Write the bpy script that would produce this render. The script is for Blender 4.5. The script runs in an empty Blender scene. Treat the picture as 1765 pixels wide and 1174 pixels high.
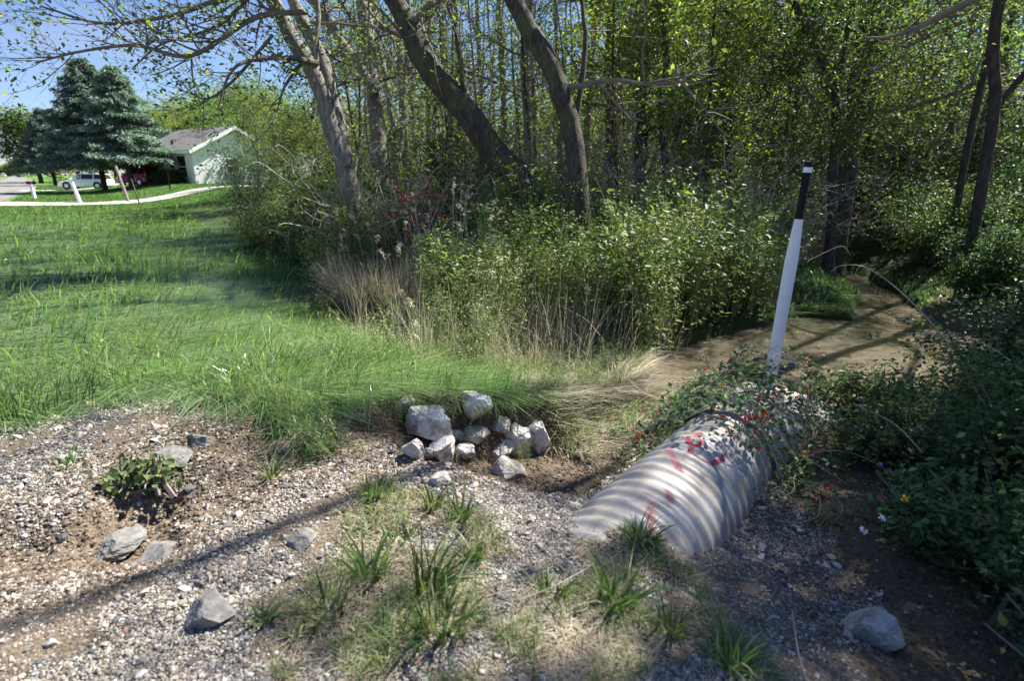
import bpy, math, random
import numpy as np
from mathutils import Vector, Matrix
random.seed(7); RG = np.random.default_rng(11)
C = bpy.context.scene.collection
S = bpy.context.scene
# ------------------------------------------------------------------ camera, sky, sun, exposure
F = 980.; CX = 882.5; CY = 587.; PIT = math.radians(16.3); HC = 1.6
cp, sp = math.cos(PIT), math.sin(PIT)
cam = bpy.data.objects.new('camera', bpy.data.cameras.new('camera')); C.objects.link(cam)
cam.location = (0, 0, HC); cam.rotation_euler = (math.pi/2-PIT, 0, 0)
cam.data.sensor_width = 36; cam.data.lens = 36*F/1765
cam.data.clip_start = 0.05; cam.data.clip_end = 6000
cam.data.dof.use_dof = True; cam.data.dof.focus_distance = 5.0; cam.data.dof.aperture_fstop = 1.9
S.camera = cam
SUN_AZ, SUN_EL = math.radians(51), math.radians(50)
w = bpy.data.worlds.new('World'); S.world = w; w.use_nodes = True
nt = w.node_tree; nt.nodes.clear()
out = nt.nodes.new('ShaderNodeOutputWorld'); bg = nt.nodes.new('ShaderNodeBackground')
sky = nt.nodes.new('ShaderNodeTexSky'); sky.sky_type = 'NISHITA'; sky.sun_disc = False
sky.sun_elevation = SUN_EL; sky.sun_rotation = SUN_AZ; sky.air_density = 1.0; sky.dust_density = 0.1; sky.ozone_density = 4.0
tc = nt.nodes.new('ShaderNodeTexCoord'); mp = nt.nodes.new('ShaderNodeMapping'); mp.inputs['Scale'].default_value = (1.2, 1.2, 6)
nz = nt.nodes.new('ShaderNodeTexNoise'); nz.inputs['Scale'].default_value = 2.2; nz.inputs['Detail'].default_value = 6
rp = nt.nodes.new('ShaderNodeValToRGB'); rp.color_ramp.elements[0].position = .5; rp.color_ramp.elements[1].position = .8
rp.color_ramp.elements[1].color = (.55, .55, .55, 1)
mx = nt.nodes.new('ShaderNodeMixRGB'); mx.inputs['Color2'].default_value = (4, 4.3, 4.8, 1)
L = nt.links.new
L(tc.outputs['Generated'], mp.inputs['Vector']); L(mp.outputs[0], nz.inputs['Vector']); L(nz.outputs[0], rp.inputs[0])
L(rp.outputs[0], mx.inputs['Fac']); L(sky.outputs[0], mx.inputs['Color1']); tn = nt.nodes.new('ShaderNodeMixRGB'); tn.blend_type = 'MULTIPLY'; tn.inputs['Fac'].default_value = 1; tn.inputs['Color2'].default_value = (.90, .93, 1.12, 1); L(mx.outputs[0], tn.inputs['Color1']); L(tn.outputs[0], bg.inputs['Color']); L(bg.outputs[0], out.inputs[0])
bg.inputs['Strength'].default_value = 0.05
sd = bpy.data.lights.new('sun', 'SUN'); sd.energy = 5.0; sd.angle = math.radians(.5); sd.color = (1, .95, .86)
so = bpy.data.objects.new('sun', sd); C.objects.link(so); so.location = (20, 20, 30)
sdir = Vector((math.sin(SUN_AZ)*math.cos(SUN_EL), math.cos(SUN_AZ)*math.cos(SUN_EL), math.sin(SUN_EL)))
so.rotation_euler = sdir.to_track_quat('Z', 'Y').to_euler()
S.view_settings.view_transform = 'Standard'; S.view_settings.look = 'None'; S.view_settings.gamma = 1
S.view_settings.exposure = 1.6
S.render.engine = 'CYCLES'
S.cycles.max_bounces = 6; S.cycles.diffuse_bounces = 3; S.cycles.glossy_bounces = 2; S.cycles.transmission_bounces = 3
S.cycles.use_denoising = True
# ------------------------------------------------------------------ helpers
def ss(a, b, x):
    t = np.clip((np.asarray(x, float)-a)/(b-a), 0, 1); return t*t*(3-2*t)
def ray(px, py): return np.array([(px-CX)/F, cp+(CY-py)/F*sp, -sp+(CY-py)/F*cp])
def Pd(px, py, D): return np.array([0, 0, HC]) + D*ray(px, py)
def Pz(px, py, z):
    r = ray(px, py); return np.array([0, 0, HC]) + (z-HC)/r[2]*r
NT = RG.random((256, 256))
def vnoise(x, y, s=1.):
    x = np.asarray(x, float)*s+100.; y = np.asarray(y, float)*s+100.
    xi = np.floor(x).astype(int); yi = np.floor(y).astype(int); fx = x-xi; fy = y-yi
    fx = fx*fx*(3-2*fx); fy = fy*fy*(3-2*fy)
    g = lambda i, j: NT[i % 256, j % 256]
    return (g(xi, yi)*(1-fx)+g(xi+1, yi)*fx)*(1-fy)+(g(xi, yi+1)*(1-fx)+g(xi+1, yi+1)*fx)*fy*1.0
def fbm(x, y, s=1., o=4):
    v = 0; a = .5
    for k in range(o): v = v+a*(vnoise(x+17*k, y-9*k, s)-.5); s *= 2.07; a *= .5
    return v
def plsd(x, y, pts):
    """distance to a polyline with interpolated extra columns"""
    best = np.full(np.shape(x), 1e9); ex = [np.zeros(np.shape(x)) for _ in range(len(pts[0])-2)]
    for p, q in zip(pts[:-1], pts[1:]):
        dx, dy = q[0]-p[0], q[1]-p[1]; l2 = dx*dx+dy*dy+1e-9
        t = np.clip(((x-p[0])*dx+(y-p[1])*dy)/l2, 0, 1)
        d = np.hypot(x-p[0]-t*dx, y-p[1]-t*dy); m = d < best
        best = np.where(m, d, best)
        for k in range(len(ex)): ex[k] = np.where(m, p[2+k]+t*(q[2+k]-p[2+k]), ex[k])
    return best, ex
def inpoly(x, y, poly):
    r = np.zeros(np.shape(x), bool); n = len(poly); j = n-1
    for i in range(n):
        xi, yi = poly[i][:2]; xj, yj = poly[j][:2]
        c = ((yi > y) != (yj > y)) & (x < (xj-xi)*(y-yi)/((yj-yi) if abs(yj-yi) > 1e-12 else 1e-12)+xi)
        r ^= c; j = i
    return r
def pp(l):
    o = []
    for t in l:
        P = Pz(t[0], t[1], t[2]); o.append((P[0], P[1], t[2])+tuple(t[3:]))
    return o
CH = pp([(640,775,-.18,.05),(700,800,-.32,.16),(790,840,-.44,.34),(890,848,-.52,.50),(1000,800,-.58,.36),(1080,742,-.58,.20),(1140,700,-.62,.2),(1190,655,-.8,.35)])
PIT2 = pp([(690,745,-.20,.08),(760,785,-.34,.14),(850,790,-.42,.18),(930,785,-.50,.16)])
RILL = pp([(520,800,-.08,.08),(450,830,-.10,.08),(330,890,-.13,.12),(220,955,-.14,.12),(80,975,-.10,.1),(-150,960,-.08,.1)])
RILL2 = pp([(500,745,-.07,.05),(430,780,-.09,.08),(330,790,-.05,.05),(240,850,-.06,.1),(210,920,-.08,.1)])
SW = -.6
POOL = [(2.3,6.9,.35),(3.4,7.0,.9),(4.7,7.5,1.3),(6.0,7.6,.8),(6.7,7.3,.35)]
UPS = [(5.8,8.0,.7),(6.8,10.2,.35),(7.4,12.6,.5),(7.6,15.5,.6),(7.9,18,.5)]
def H(x, y):
    x = np.asarray(x, float); y = np.asarray(y, float)
    d = .76*x+.65*y; a = -.65*x+.76*y; r = np.hypot(x, y)
    far = ss(25, 33, a)
    e = .8+1.1*(1-ss(3, 6, a))
    h = -.42*ss(0, 2.3, d-e)+.22*ss(5, 10, d)
    hr = -.43*ss(1.3, 3.1, d)-.05*ss(3.5, 6, d)+.5*ss(9, 18, d)
    k = ss(2.2, 3.0, a); h = h*k+hr*(1-k)
    h = h*(1-far)+far*(.75*ss(5, 12, d)+.02)
    h = h*ss(-1.8, -.4, d)
    h = np.where(r > 250, h*np.exp(-(r-250)/400), h)
    h = h+.11*np.exp(-((x-.60)**2+(y-2.33)**2)/.035)
    n = fbm(x, y, .9, 4)*.10+fbm(x+40, y, 5, 3)*.035*ss(40, 8, r)+fbm(x, y+30, 22, 2)*.018*ss(9, 4, r)
    h = h+n*ss(-2.0, -1.2, d)
    for PL, sl in ((CH, 2.8), (PIT2, 2.4), (RILL, .45), (RILL2, .5)):
        ds, (zb, wd) = plsd(x, y, PL)
        ds = ds+fbm(x+5, y, 3.5, 3)*.16
        c = zb+np.maximum(0, ds-wd)*sl+fbm(x, y, 12, 3)*.04
        h = np.minimum(h, c) if sl > 1 else h+np.minimum(0, c)*ss(.6, .1, ds)*.9
    for PL in (POOL, UPS):
        ds, (wd,) = plsd(x, y, PL)
        ds = ds+fbm(x, y, 1.4, 3)*.5
        c = SW-.20+ss(-.08, .14, ds-wd)*.36+np.maximum(0, ds-wd-.25)*.55+(np.maximum(0, ds-wd-.25) > 0)*0
        h = np.minimum(h, c)
    return h
def Hs(x, y): return float(H(np.array([x]), np.array([y]))[0])
def Pg(px, py, dmax=90):
    D = np.geomspace(1.0, dmax, 700); r = ray(px, py); P = np.array([0, 0, HC])+D[:, None]*r
    b = np.where(P[:, 2] < H(P[:, 0], P[:, 1]))[0]
    return P[b[0]] if len(b) else P[-1]
# mesh from numpy chunks
class MB:
    def __init__(s): s.c = []; s.n = 0
    def add(s, V, Fc, rnd=0., mi=0):
        V = np.asarray(V, np.float32).reshape(-1, 3); Fc = np.asarray(Fc, np.int64)
        if len(V) == 0 or len(Fc) == 0: return s
        rn = np.broadcast_to(np.asarray(rnd, np.float32), (len(V),))
        s.c.append((V, Fc+s.n, rn, mi)); s.n += len(V); return s
    def build(s, name, mats, parent=None, smooth=False, loc=None):
        me = bpy.data.meshes.new(name)
        V = np.concatenate([c[0] for c in s.c]); R = np.concatenate([c[2] for c in s.c])
        if loc is not None: V = V-np.asarray(loc, np.float32)
        lv = np.concatenate([c[1].ravel() for c in s.c]); ln = np.concatenate([np.full(len(c[1]), c[1].shape[1]) for c in s.c])
        st = np.concatenate([[0], np.cumsum(ln)[:-1]]); mi = np.concatenate([np.full(len(c[1]), c[3]) for c in s.c])
        me.vertices.add(len(V)); me.vertices.foreach_set('co', V.ravel())
        me.loops.add(len(lv)); me.loops.foreach_set('vertex_index', lv.astype(np.int32))
        me.polygons.add(len(ln)); me.polygons.foreach_set('loop_start', st.astype(np.int32))
        me.polygons.foreach_set('material_index', mi.astype(np.int32))
        me.polygons.foreach_set('use_smooth', np.full(len(ln), bool(smooth)))
        at = me.attributes.new('rnd', 'FLOAT', 'POINT'); at.data.foreach_set('value', R.astype(np.float32))
        me.update(calc_edges=True)
        for m in (mats if isinstance(mats, (list, tuple)) else [mats]): me.materials.append(m)
        o = bpy.data.objects.new(name, me); C.objects.link(o)
        if parent is not None: o.parent = parent
        elif loc is not None: o.location = tuple(loc)
        return o
def tag(o, label=None, cat=None, group=None, kind=None):
    if label: o['label'] = label
    if cat: o['category'] = cat
    if group: o['group'] = group
    if kind: o['kind'] = kind
    return o
def empty(name, loc, label=None, cat=None, group=None, rz=0):
    o = bpy.data.objects.new(name, None); C.objects.link(o); o.location = tuple(float(v) for v in loc); o.rotation_euler = (0, 0, rz)
    o.empty_display_size = .2
    return tag(o, label, cat, group)
def copy_tree(root, loc, rz=0, sc=1., label=None, group=None):
    r = root.copy(); C.objects.link(r); r.location = tuple(float(v) for v in loc); r.rotation_euler = (0, 0, rz); r.scale = (sc, sc, sc)
    for ch in list(root.children):
        c = ch.copy(); C.objects.link(c); c.parent = r
        for g in ch.children: q = g.copy(); C.objects.link(q); q.parent = c
    if label: r['label'] = label
    if group: r['group'] = group
    return r
def nrm(v): v = np.asarray(v, float); return v/(np.linalg.norm(v, axis=-1, keepdims=True)+1e-9)
def tube(P, R, n=6, rough=0.):
    P = np.asarray(P, float); R = np.broadcast_to(np.asarray(R, float), (len(P),)); T = nrm(np.gradient(P, axis=0))
    ref = np.array([0, 0, 1.]) if abs(T[0][2]) < .8 else np.array([1., 0, 0])
    a = nrm(np.cross(T, ref)); b = np.cross(T, a)
    th = np.arange(n)*2*math.pi/n
    rr = R[:, None]*(1+(RG.random((len(P), n))-.5)*rough)
    V = P[:, None, :]+rr[..., None]*(np.cos(th)[None, :, None]*a[:, None, :]+np.sin(th)[None, :, None]*b[:, None, :])
    i = np.arange(len(P)-1)[:, None]*n; j = np.arange(n)[None, :]; k = (j+1) % n
    Fc = np.stack([i+j, i+k, i+n+k, i+n+j], -1).reshape(-1, 4)
    return V.reshape(-1, 3), Fc
def ctube(mb, P, R, n=6, mi=0, rnd=0., rough=0.):
    """tube with closed ends"""
    P = np.asarray(P, float); R = np.broadcast_to(np.asarray(R, float), (len(P),))
    P = np.concatenate([P[:1]+(P[0]-P[1])*1e-3, P, P[-1:]+(P[-1]-P[-2])*1e-3]); R = np.concatenate([[1e-4], R, [1e-4]])
    V, Fc = tube(P, R, n, rough); mb.add(V, Fc, rnd, mi)
def smoothline(P, k=5):
    P = np.asarray(P, float); 
    if len(P) < 3: 
        t = np.linspace(0, 1, k+1)[:, None]; return P[0]*(1-t)+P[1]*t
    o = []; Q = np.concatenate([[2*P[0]-P[1]], P, [2*P[-1]-P[-2]]])
    for i in range(1, len(Q)-2):
        for t in np.linspace(0, 1, k, endpoint=False):
            o.append(.5*((2*Q[i])+(-Q[i-1]+Q[i+1])*t+(2*Q[i-1]-5*Q[i]+4*Q[i+1]-Q[i+2])*t*t+(-Q[i-1]+3*Q[i]-3*Q[i+1]+Q[i+2])*t**3))
    o.append(Q[-2]); return np.array(o)
def leaves(P, size, up=.4, asp=.5, out=None, rnd=None, sv=.5):
    """leaf blades (folded quads) at points P, random orientation"""
    P = np.asarray(P, float); n = len(P)
    d = RG.normal(size=(n, 3)); d[:, 2] = d[:, 2]*.5-.25
    if out is not None: d = d+out
    d = nrm(d); nn = RG.normal(size=(n, 3)); nn[:, 2] = np.abs(nn[:, 2])+up*2
    s = nrm(np.cross(d, nn)); u = nrm(np.cross(s, d))
    L_ = (size*(1+sv*(RG.random(n)*2-1)))[:, None]
    W = L_*asp*.5
    m = P+d*L_*.42-u*L_*.06
    V = np.stack([P, m+s*W+u*W*.35, P+d*L_-u*L_*.12, m-s*W+u*W*.35], 1).reshape(-1, 3)
    Fc = np.arange(n*4).reshape(n, 4)
    r = RG.random(n) if rnd is None else rnd
    return V, Fc, np.repeat(r, 4)
def blades(P, h, lean, width, rnd=None, seg=3, droop=1.0, face=None):
    """grass blades: root P, height h, lean (n,2) horizontal reach; n x seg quads"""
    P = np.asarray(P, float); n = len(P); h = np.broadcast_to(h, (n,)); width = np.broadcast_to(width, (n,))
    ts = np.linspace(0, 1, seg+1)
    ang = RG.random(n)*math.pi if face is None else face
    s = np.stack([np.cos(ang), np.sin(ang), np.zeros(n)], 1)
    V = []
    for t in ts:
        z = h*(t-(droop*.55)*t**2.2*np.minimum(1, np.hypot(lean[:, 0], lean[:, 1])/(h+1e-6)))
        c = P+np.stack([lean[:, 0]*t**1.6, lean[:, 1]*t**1.6, z], 1)
        wv = (width*.5*(1-t**1.8)+width*.04)[:, None]
        V += [c-s*wv, c+s*wv]
    V = np.stack(V, 1); m = 2*(seg+1)
    b = np.arange(n)[:, None]*m
    Fc = np.concatenate([np.concatenate([b+2*k, b+2*k+1, b+2*k+3, b+2*k+2], 1) for k in range(seg)])
    r = RG.random(n) if rnd is None else rnd
    return V.reshape(-1, 3), Fc, np.repeat(r, m)
def box(mb, c, s, mi=0, rz=0, taper=1.):
    x, y, z = [v/2 for v in s]; V = []
    for k in (-1, 1):
        f = taper if k > 0 else 1
        for i, j in ((-1, -1), (1, -1), (1, 1), (-1, 1)): V.append((i*x*f, j*y*f, k*z))
    V = np.array(V); ca, sa = math.cos(rz), math.sin(rz)
    V = np.stack([V[:, 0]*ca-V[:, 1]*sa, V[:, 0]*sa+V[:, 1]*ca, V[:, 2]], 1)+np.array(c)
    mb.add(V, [[3, 2, 1, 0], [4, 5, 6, 7], [0, 1, 5, 4], [1, 2, 6, 5], [2, 3, 7, 6], [3, 0, 4, 7]], 0., mi)
# ------------------------------------------------------------------ materials
def newmat(name):
    m = bpy.data.materials.new(name); m.use_nodes = True; t = m.node_tree; t.nodes.clear()
    o = t.nodes.new('ShaderNodeOutputMaterial'); b = t.nodes.new('ShaderNodeBsdfPrincipled'); t.links.new(b.outputs[0], o.inputs[0])
    return m, t, b, o
def ramp(t, src, stops):
    r = t.nodes.new('ShaderNodeValToRGB'); cr = r.color_ramp
    while len(cr.elements) < len(stops): cr.elements.new(.5)
    for e, (p, c) in zip(cr.elements, stops): e.position = p; e.color = (*c, 1) if len(c) == 3 else c
    t.links.new(src, r.inputs[0]); return r.outputs[0]
def noise(t, scale, detail=4, vec=None, rough=.6):
    n = t.nodes.new('ShaderNodeTexNoise'); n.inputs['Scale'].default_value = scale; n.inputs['Detail'].default_value = detail; n.inputs['Roughness'].default_value = rough
    if vec is not None: t.links.new(vec, n.inputs['Vector'])
    return n.outputs[0]
def objco(t, sc=(1, 1, 1)):
    c = t.nodes.new('ShaderNodeTexCoord'); m = t.nodes.new('ShaderNodeMapping'); m.inputs['Scale'].default_value = sc
    t.links.new(c.outputs['Object'], m.inputs['Vector']); return m.outputs[0]
def bump(t, b, h, st=.5, dist=.01):
    n = t.nodes.new('ShaderNodeBump'); n.inputs['Strength'].default_value = st; n.inputs['Distance'].default_value = dist
    t.links.new(h, n.inputs['Height']); t.links.new(n.outputs[0], b.inputs['Normal'])
def mixc(t, f, a, b_, mode='MIX'):
    n = t.nodes.new('ShaderNodeMixRGB'); n.blend_type = mode
    for i, v in enumerate((f, a, b_)):
        if isinstance(v, (int, float)): n.inputs[i].default_value = v
        elif isinstance(v, tuple): n.inputs[i].default_value = (*v, 1)
        else: t.links.new(v, n.inputs[i])
    return n.outputs[0]
def attr(t, name='rnd'):
    a = t.nodes.new('ShaderNodeAttribute'); a.attribute_name = name; return a.outputs['Fac']
def leafmat(name, stops, trans=.35, rough=.5, spec=.35, sat=.84, tint=(1.15, 1.5, .55)):
    m, t, b, o = newmat(name)
    col = ramp(t, attr(t), stops)
    oi = t.nodes.new('ShaderNodeObjectInfo')
    hs = t.nodes.new('ShaderNodeHueSaturation'); hs.inputs['Saturation'].default_value = sat; t.links.new(col, hs.inputs['Color'])
    mr = t.nodes.new('ShaderNodeMapRange'); mr.inputs['To Min'].default_value = .7; mr.inputs['To Max'].default_value = 1.25
    t.links.new(oi.outputs['Random'], mr.inputs[0]); t.links.new(mr.outputs[0], hs.inputs['Value'])
    col = hs.outputs[0]
    t.links.new(col, b.inputs['Base Color']); b.inputs['Roughness'].default_value = rough; b.inputs['Specular IOR Level'].default_value = spec
    tr = t.nodes.new('ShaderNodeBsdfTranslucent')
    tcol = mixc(t, 1., col, tint, 'MULTIPLY'); t.links.new(tcol, tr.inputs[0])
    ms = t.nodes.new('ShaderNodeMixShader'); ms.inputs[0].default_value = trans
    t.links.new(b.outputs[0], ms.inputs[1]); t.links.new(tr.outputs[0], ms.inputs[2]); t.links.new(ms.outputs[0], o.inputs[0])
    return m
def plain(name, col, rough=.6, metal=0., nscale=None, namp=.3, spec=.5, bmp=0):
    m, t, b, o = newmat(name)
    if nscale:
        n = noise(t, nscale, 5, objco(t))
        c = ramp(t, n, [(.3, tuple(v*(1-namp) for v in col)), (.7, tuple(min(1, v*(1+namp)) for v in col))])
        t.links.new(c, b.inputs['Base Color'])
        if bmp: bump(t, b, n, .6, bmp)
    else: b.inputs['Base Color'].default_value = (*col, 1)
    b.inputs['Roughness'].default_value = rough; b.inputs['Metallic'].default_value = metal; b.inputs['Specular IOR Level'].default_value = spec
    return m
def barkmat(name, c1, c2, moss=None):
    m, t, b, o = newmat(name)
    v = objco(t, (1, 1, .22)); n1 = noise(t, 22, 6, v, .7); n2 = noise(t, 3, 4, objco(t))
    c = ramp(t, n1, [(.32, tuple(x*.35 for x in c1)), (.5, c1), (.68, c2)])
    c = mixc(t, ramp(t, n2, [(.45, (0, 0, 0)), (.62, (.6, .6, .6))]), c, moss if moss else tuple(x*.6 for x in c1))
    t.links.new(c, b.inputs['Base Color']); b.inputs['Roughness'].default_value = .9; bump(t, b, n1, 1., .03); return m
M = {}
M['bark_grey'] = barkmat('bark_grey', (.20, .18, .155), (.42, .39, .34))
M['bark_dark'] = barkmat('bark_dark', (.05, .042, .035), (.11, .095, .08))
M['bark_moss'] = barkmat('bark_moss', (.045, .038, .03), (.13, .11, .08), (.10, .10, .035))
M['twig'] = plain('twig', (.16, .135, .11), .9, nscale=8)
M['twig_pale'] = plain('twig_pale', (.42, .37, .31), .9, nscale=8)
M['leaf_wood'] = leafmat('leaf_wood', [(0, (.035, .075, .02)), (.55, (.085, .145, .03)), (.84, (.14, .20, .04)), (.96, (.34, .34, .04)), (1, (.38, .20, .03))], .5, sat=.76)
M['leaf_yellow'] = leafmat('leaf_yellow', [(0, (.06, .12, .02)), (.45, (.14, .22, .03)), (.75, (.36, .38, .045)), (.95, (.55, .46, .05)), (1, (.45, .18, .03))], .45)
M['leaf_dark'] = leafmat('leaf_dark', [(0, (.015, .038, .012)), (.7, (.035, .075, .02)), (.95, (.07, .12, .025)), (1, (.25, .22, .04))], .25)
M['leaf_bush'] = leafmat('leaf_bush', [(0, (.045, .09, .02)), (.6, (.10, .175, .035)), (.92, (.19, .26, .05)), (1, (.30, .24, .05))], .3)
M['leaf_vine'] = leafmat('leaf_vine', [(0, (.03, .075, .02)), (.7, (.075, .15, .04)), (1, (.17, .26, .05))], .3, .6, .25)
M['weed'] = leafmat('weed', [(0, (.065, .115, .02)), (.5, (.16, .22, .045)), (.83, (.30, .35, .09)), (.93, (.36, .31, .13)), (1, (.42, .32, .16))], .3)
M['grass'] = leafmat('grass', [(0, (.045, .11, .025)), (.40, (.11, .22, .045)), (.80, (.25, .38, .12)), (.95, (.34, .40, .18)), (1, (.42, .36, .2))], .35, .3, .6)
M['lawn'] = leafmat('lawn', [(0, (.05, .12, .015)), (.6, (.09, .19, .025)), (1, (.17, .26, .05))], .3)
M['tuft'] = leafmat('tuft', [(0, (.05, .10, .02)), (.6, (.12, .20, .045)), (.85, (.22, .28, .07)), (.93, (.38, .33, .14)), (1, (.42, .34, .18))], .3)
M['straw'] = leafmat('straw', [(0, (.21, .175, .12)), (.5, (.48, .415, .30)), (1, (.74, .68, .54))], .3, .5, tint=(1.0, 1.0, .8), sat=.95)
M['spruce'] = leafmat('spruce', [(0, (.07, .12, .09)), (.6, (.15, .23, .185)), (1, (.26, .35, .30))], .2, .6)
M['berry'] = plain('berry', (.50, .012, .02), .25)
M['flower_orange'] = plain('flower_orange', (.75, .28, .02), .5)
M['flower_yellow'] = plain('flower_yellow', (.75, .55, .03), .5)
M['flower_purple'] = plain('flower_purple', (.16, .09, .42), .6)
M['flower_white'] = plain('flower_white', (.75, .75, .8), .6)
M['white'] = plain('white_paint', (.80, .81, .84), .45, nscale=14, namp=.05)
M['black'] = plain('black_plastic', (.006, .006, .007), .55, spec=.2)
M['grey_wood'] = plain('grey_wood', (.22, .20, .18), .9, nscale=6, bmp=.01)
M['rust'] = plain('rust', (.12, .08, .06), .8, nscale=20)
M['yellow_plastic'] = plain('yellow_plastic', (.75, .50, .03), .5)
M['glass'] = plain('glass_dark', (.02, .025, .03), .1)
M['tyre'] = plain('tyre', (.015, .015, .015), .9)
M['rim'] = plain('rim', (.5, .5, .52), .3, .8)
M['roofing'] = plain('roofing', (.13, .125, .12), .9, nscale=5)
M['asphalt'] = plain('asphalt_grey', (.17, .165, .155), .95, nscale=30, namp=.4, bmp=.01)
M['gravel_drive'] = plain('gravel_drive', (.42, .39, .34), .95, nscale=12, namp=.25, bmp=.01)
# stone
def stonemat(name, c, dark=.55):
    m, t, b, o = newmat(name)
    n1 = noise(t, 7, 8, objco(t), .7); n2 = noise(t, 45, 4, objco(t))
    col = ramp(t, n1, [(.3, tuple(x*dark for x in c)), (.52, c), (.75, tuple(min(1, x*1.2) for x in c))])
    col = mixc(t, .25, col, ramp(t, n2, [(.35, (.12, .10, .08)), (.6, (.75, .73, .70))])); n4 = noise(t, 11, 5, objco(t), .6); col = mixc(t, ramp(t, n4, [(.5, (0, 0, 0)), (.62, (.75, .75, .75))]), col, (.24, .17, .11))
    t.links.new(col, b.inputs['Base Color']); b.inputs['Roughness'].default_value = .85
    ad = t.nodes.new('ShaderNodeMath'); ad.operation = 'ADD'; t.links.new(n1, ad.inputs[0]); t.links.new(n2, ad.inputs[1])
    bump(t, b, ad.outputs[0], .8, .012); return m
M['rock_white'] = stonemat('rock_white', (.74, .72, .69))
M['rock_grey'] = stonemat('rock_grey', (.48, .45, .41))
M['rock_dark'] = stonemat('rock_dark', (.20, .19, .18))
M['roots'] = leafmat('roots', [(0, (.05, .035, .022)), (.6, (.12, .09, .055)), (1, (.28, .21, .13))], .05, .9, .1)
m, t, b, o = newmat('soil'); t.links.new(ramp(t, attr(t), [(0, (.05, .036, .025)), (.6, (.13, .095, .065)), (.9, (.22, .175, .125)), (1, (.38, .34, .29))]), b.inputs['Base Color']); b.inputs['Roughness'].default_value = 1; M['soil'] = m
# pebbles: colour by attribute
m, t, b, o = newmat('pebble'); a = attr(t)
col = ramp(t, a, [(0, (.045, .045, .047)), (.16, (.13, .125, .125)), (.36, (.24, .22, .19)), (.55, (.36, .33, .285)), (.70, (.28, .22, .155)), (.84, (.38, .36, .33)), (.96, (.58, .56, .53)), (1, (.30, .16, .11))])
t.links.new(col, b.inputs['Base Color']); b.inputs['Roughness'].default_value = .8; M['pebble'] = m
# ground
m, t, b, o = newmat('ground')
co = objco(t)
v = t.nodes.new('ShaderNodeTexVoronoi'); v.inputs['Scale'].default_value = 75; t.links.new(co, v.inputs['Vector'])
v2 = t.nodes.new('ShaderNodeTexVoronoi'); v2.inputs['Scale'].default_value = 150; t.links.new(co, v2.inputs['Vector'])
sepc = t.nodes.new('ShaderNodeSeparateColor'); t.links.new(v.outputs['Color'], sepc.inputs[0])
peb = ramp(t, sepc.outputs[0], [(0, (.04, .035, .03)), (.35, (.13, .11, .09)), (.7, (.22, .19, .15)), (1, (.36, .33, .29))])
n1 = noise(t, 6, 8, co, .7); n3 = noise(t, 60, 4, co)
dirt = ramp(t, n1, [(.3, (.085, .06, .042)), (.55, (.17, .125, .085)), (.75, (.25, .19, .13))])
dirt = mixc(t, .5, dirt, ramp(t, n3, [(.4, (.09, .065, .045)), (.65, (.28, .23, .17))]))
gv = attr(t, 'gravel'); gc = mixc(t, gv, dirt, peb)
gr = ramp(t, n1, [(.3, (.02, .035, .010)), (.6, (.04, .065, .018)), (.8, (.07, .075, .03))])
gc = mixc(t, attr(t, 'green'), gc, gr)
nb = noise(t, 1.2, 6, co)
lw = ramp(t, nb, [(.3, (.075, .15, .03)), (.7, (.12, .21, .045))]); gc = mixc(t, attr(t, 'lawn'), gc, lw)
t.links.new(gc, b.inputs['Base Color']); b.inputs['Roughness'].default_value = .95; b.inputs['Specular IOR Level'].default_value = .2
iv = t.nodes.new('ShaderNodeMath'); iv.operation = 'SUBTRACT'; iv.inputs[0].default_value = 1; t.links.new(v.outputs['Distance'], iv.inputs[1]); gm = t.nodes.new('ShaderNodeMath'); gm.operation = 'MULTIPLY'; t.links.new(iv.outputs[0], gm.inputs[0]); t.links.new(attr(t, 'gravel'), gm.inputs[1])
ad = t.nodes.new('ShaderNodeMath'); ad.operation = 'ADD'; t.links.new(gm.outputs[0], ad.inputs[0]); t.links.new(n3, ad.inputs[1])
ad2 = t.nodes.new('ShaderNodeMath'); ad2.operation = 'ADD'; t.links.new(ad.outputs[0], ad2.inputs[0]); t.links.new(n1, ad2.inputs[1])
bump(t, b, ad2.outputs[0], 1., .02); M['ground'] = m
# water
m, t, b, o = newmat('muddy_water')
co = objco(t, (1, 1.6, 1)); n1 = noise(t, 1.3, 3, co)
t.links.new(ramp(t, n1, [(.3, (.155, .128, .092)), (.7, (.19, .16, .12))]), b.inputs['Base Color']); b.inputs['Subsurface Weight'].default_value = .9; b.inputs['Subsurface Radius'].default_value = (1, .8, .6); b.inputs['Subsurface Scale'].default_value = .7
b.inputs['Roughness'].default_value = .04; b.inputs['IOR'].default_value = 1.33; b.inputs['Coat Weight'].default_value = 1; b.inputs['Coat Roughness'].default_value = .02; b.inputs['Coat IOR'].default_value = 1.75
n2 = noise(t, 4.5, 2, objco(t, (.8, 1.9, 1)), .4); bump(t, b, n2, .35, .03); t.links.new(b.inputs['Normal'].links[0].from_socket, b.inputs['Coat Normal']); M['water'] = m
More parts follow.
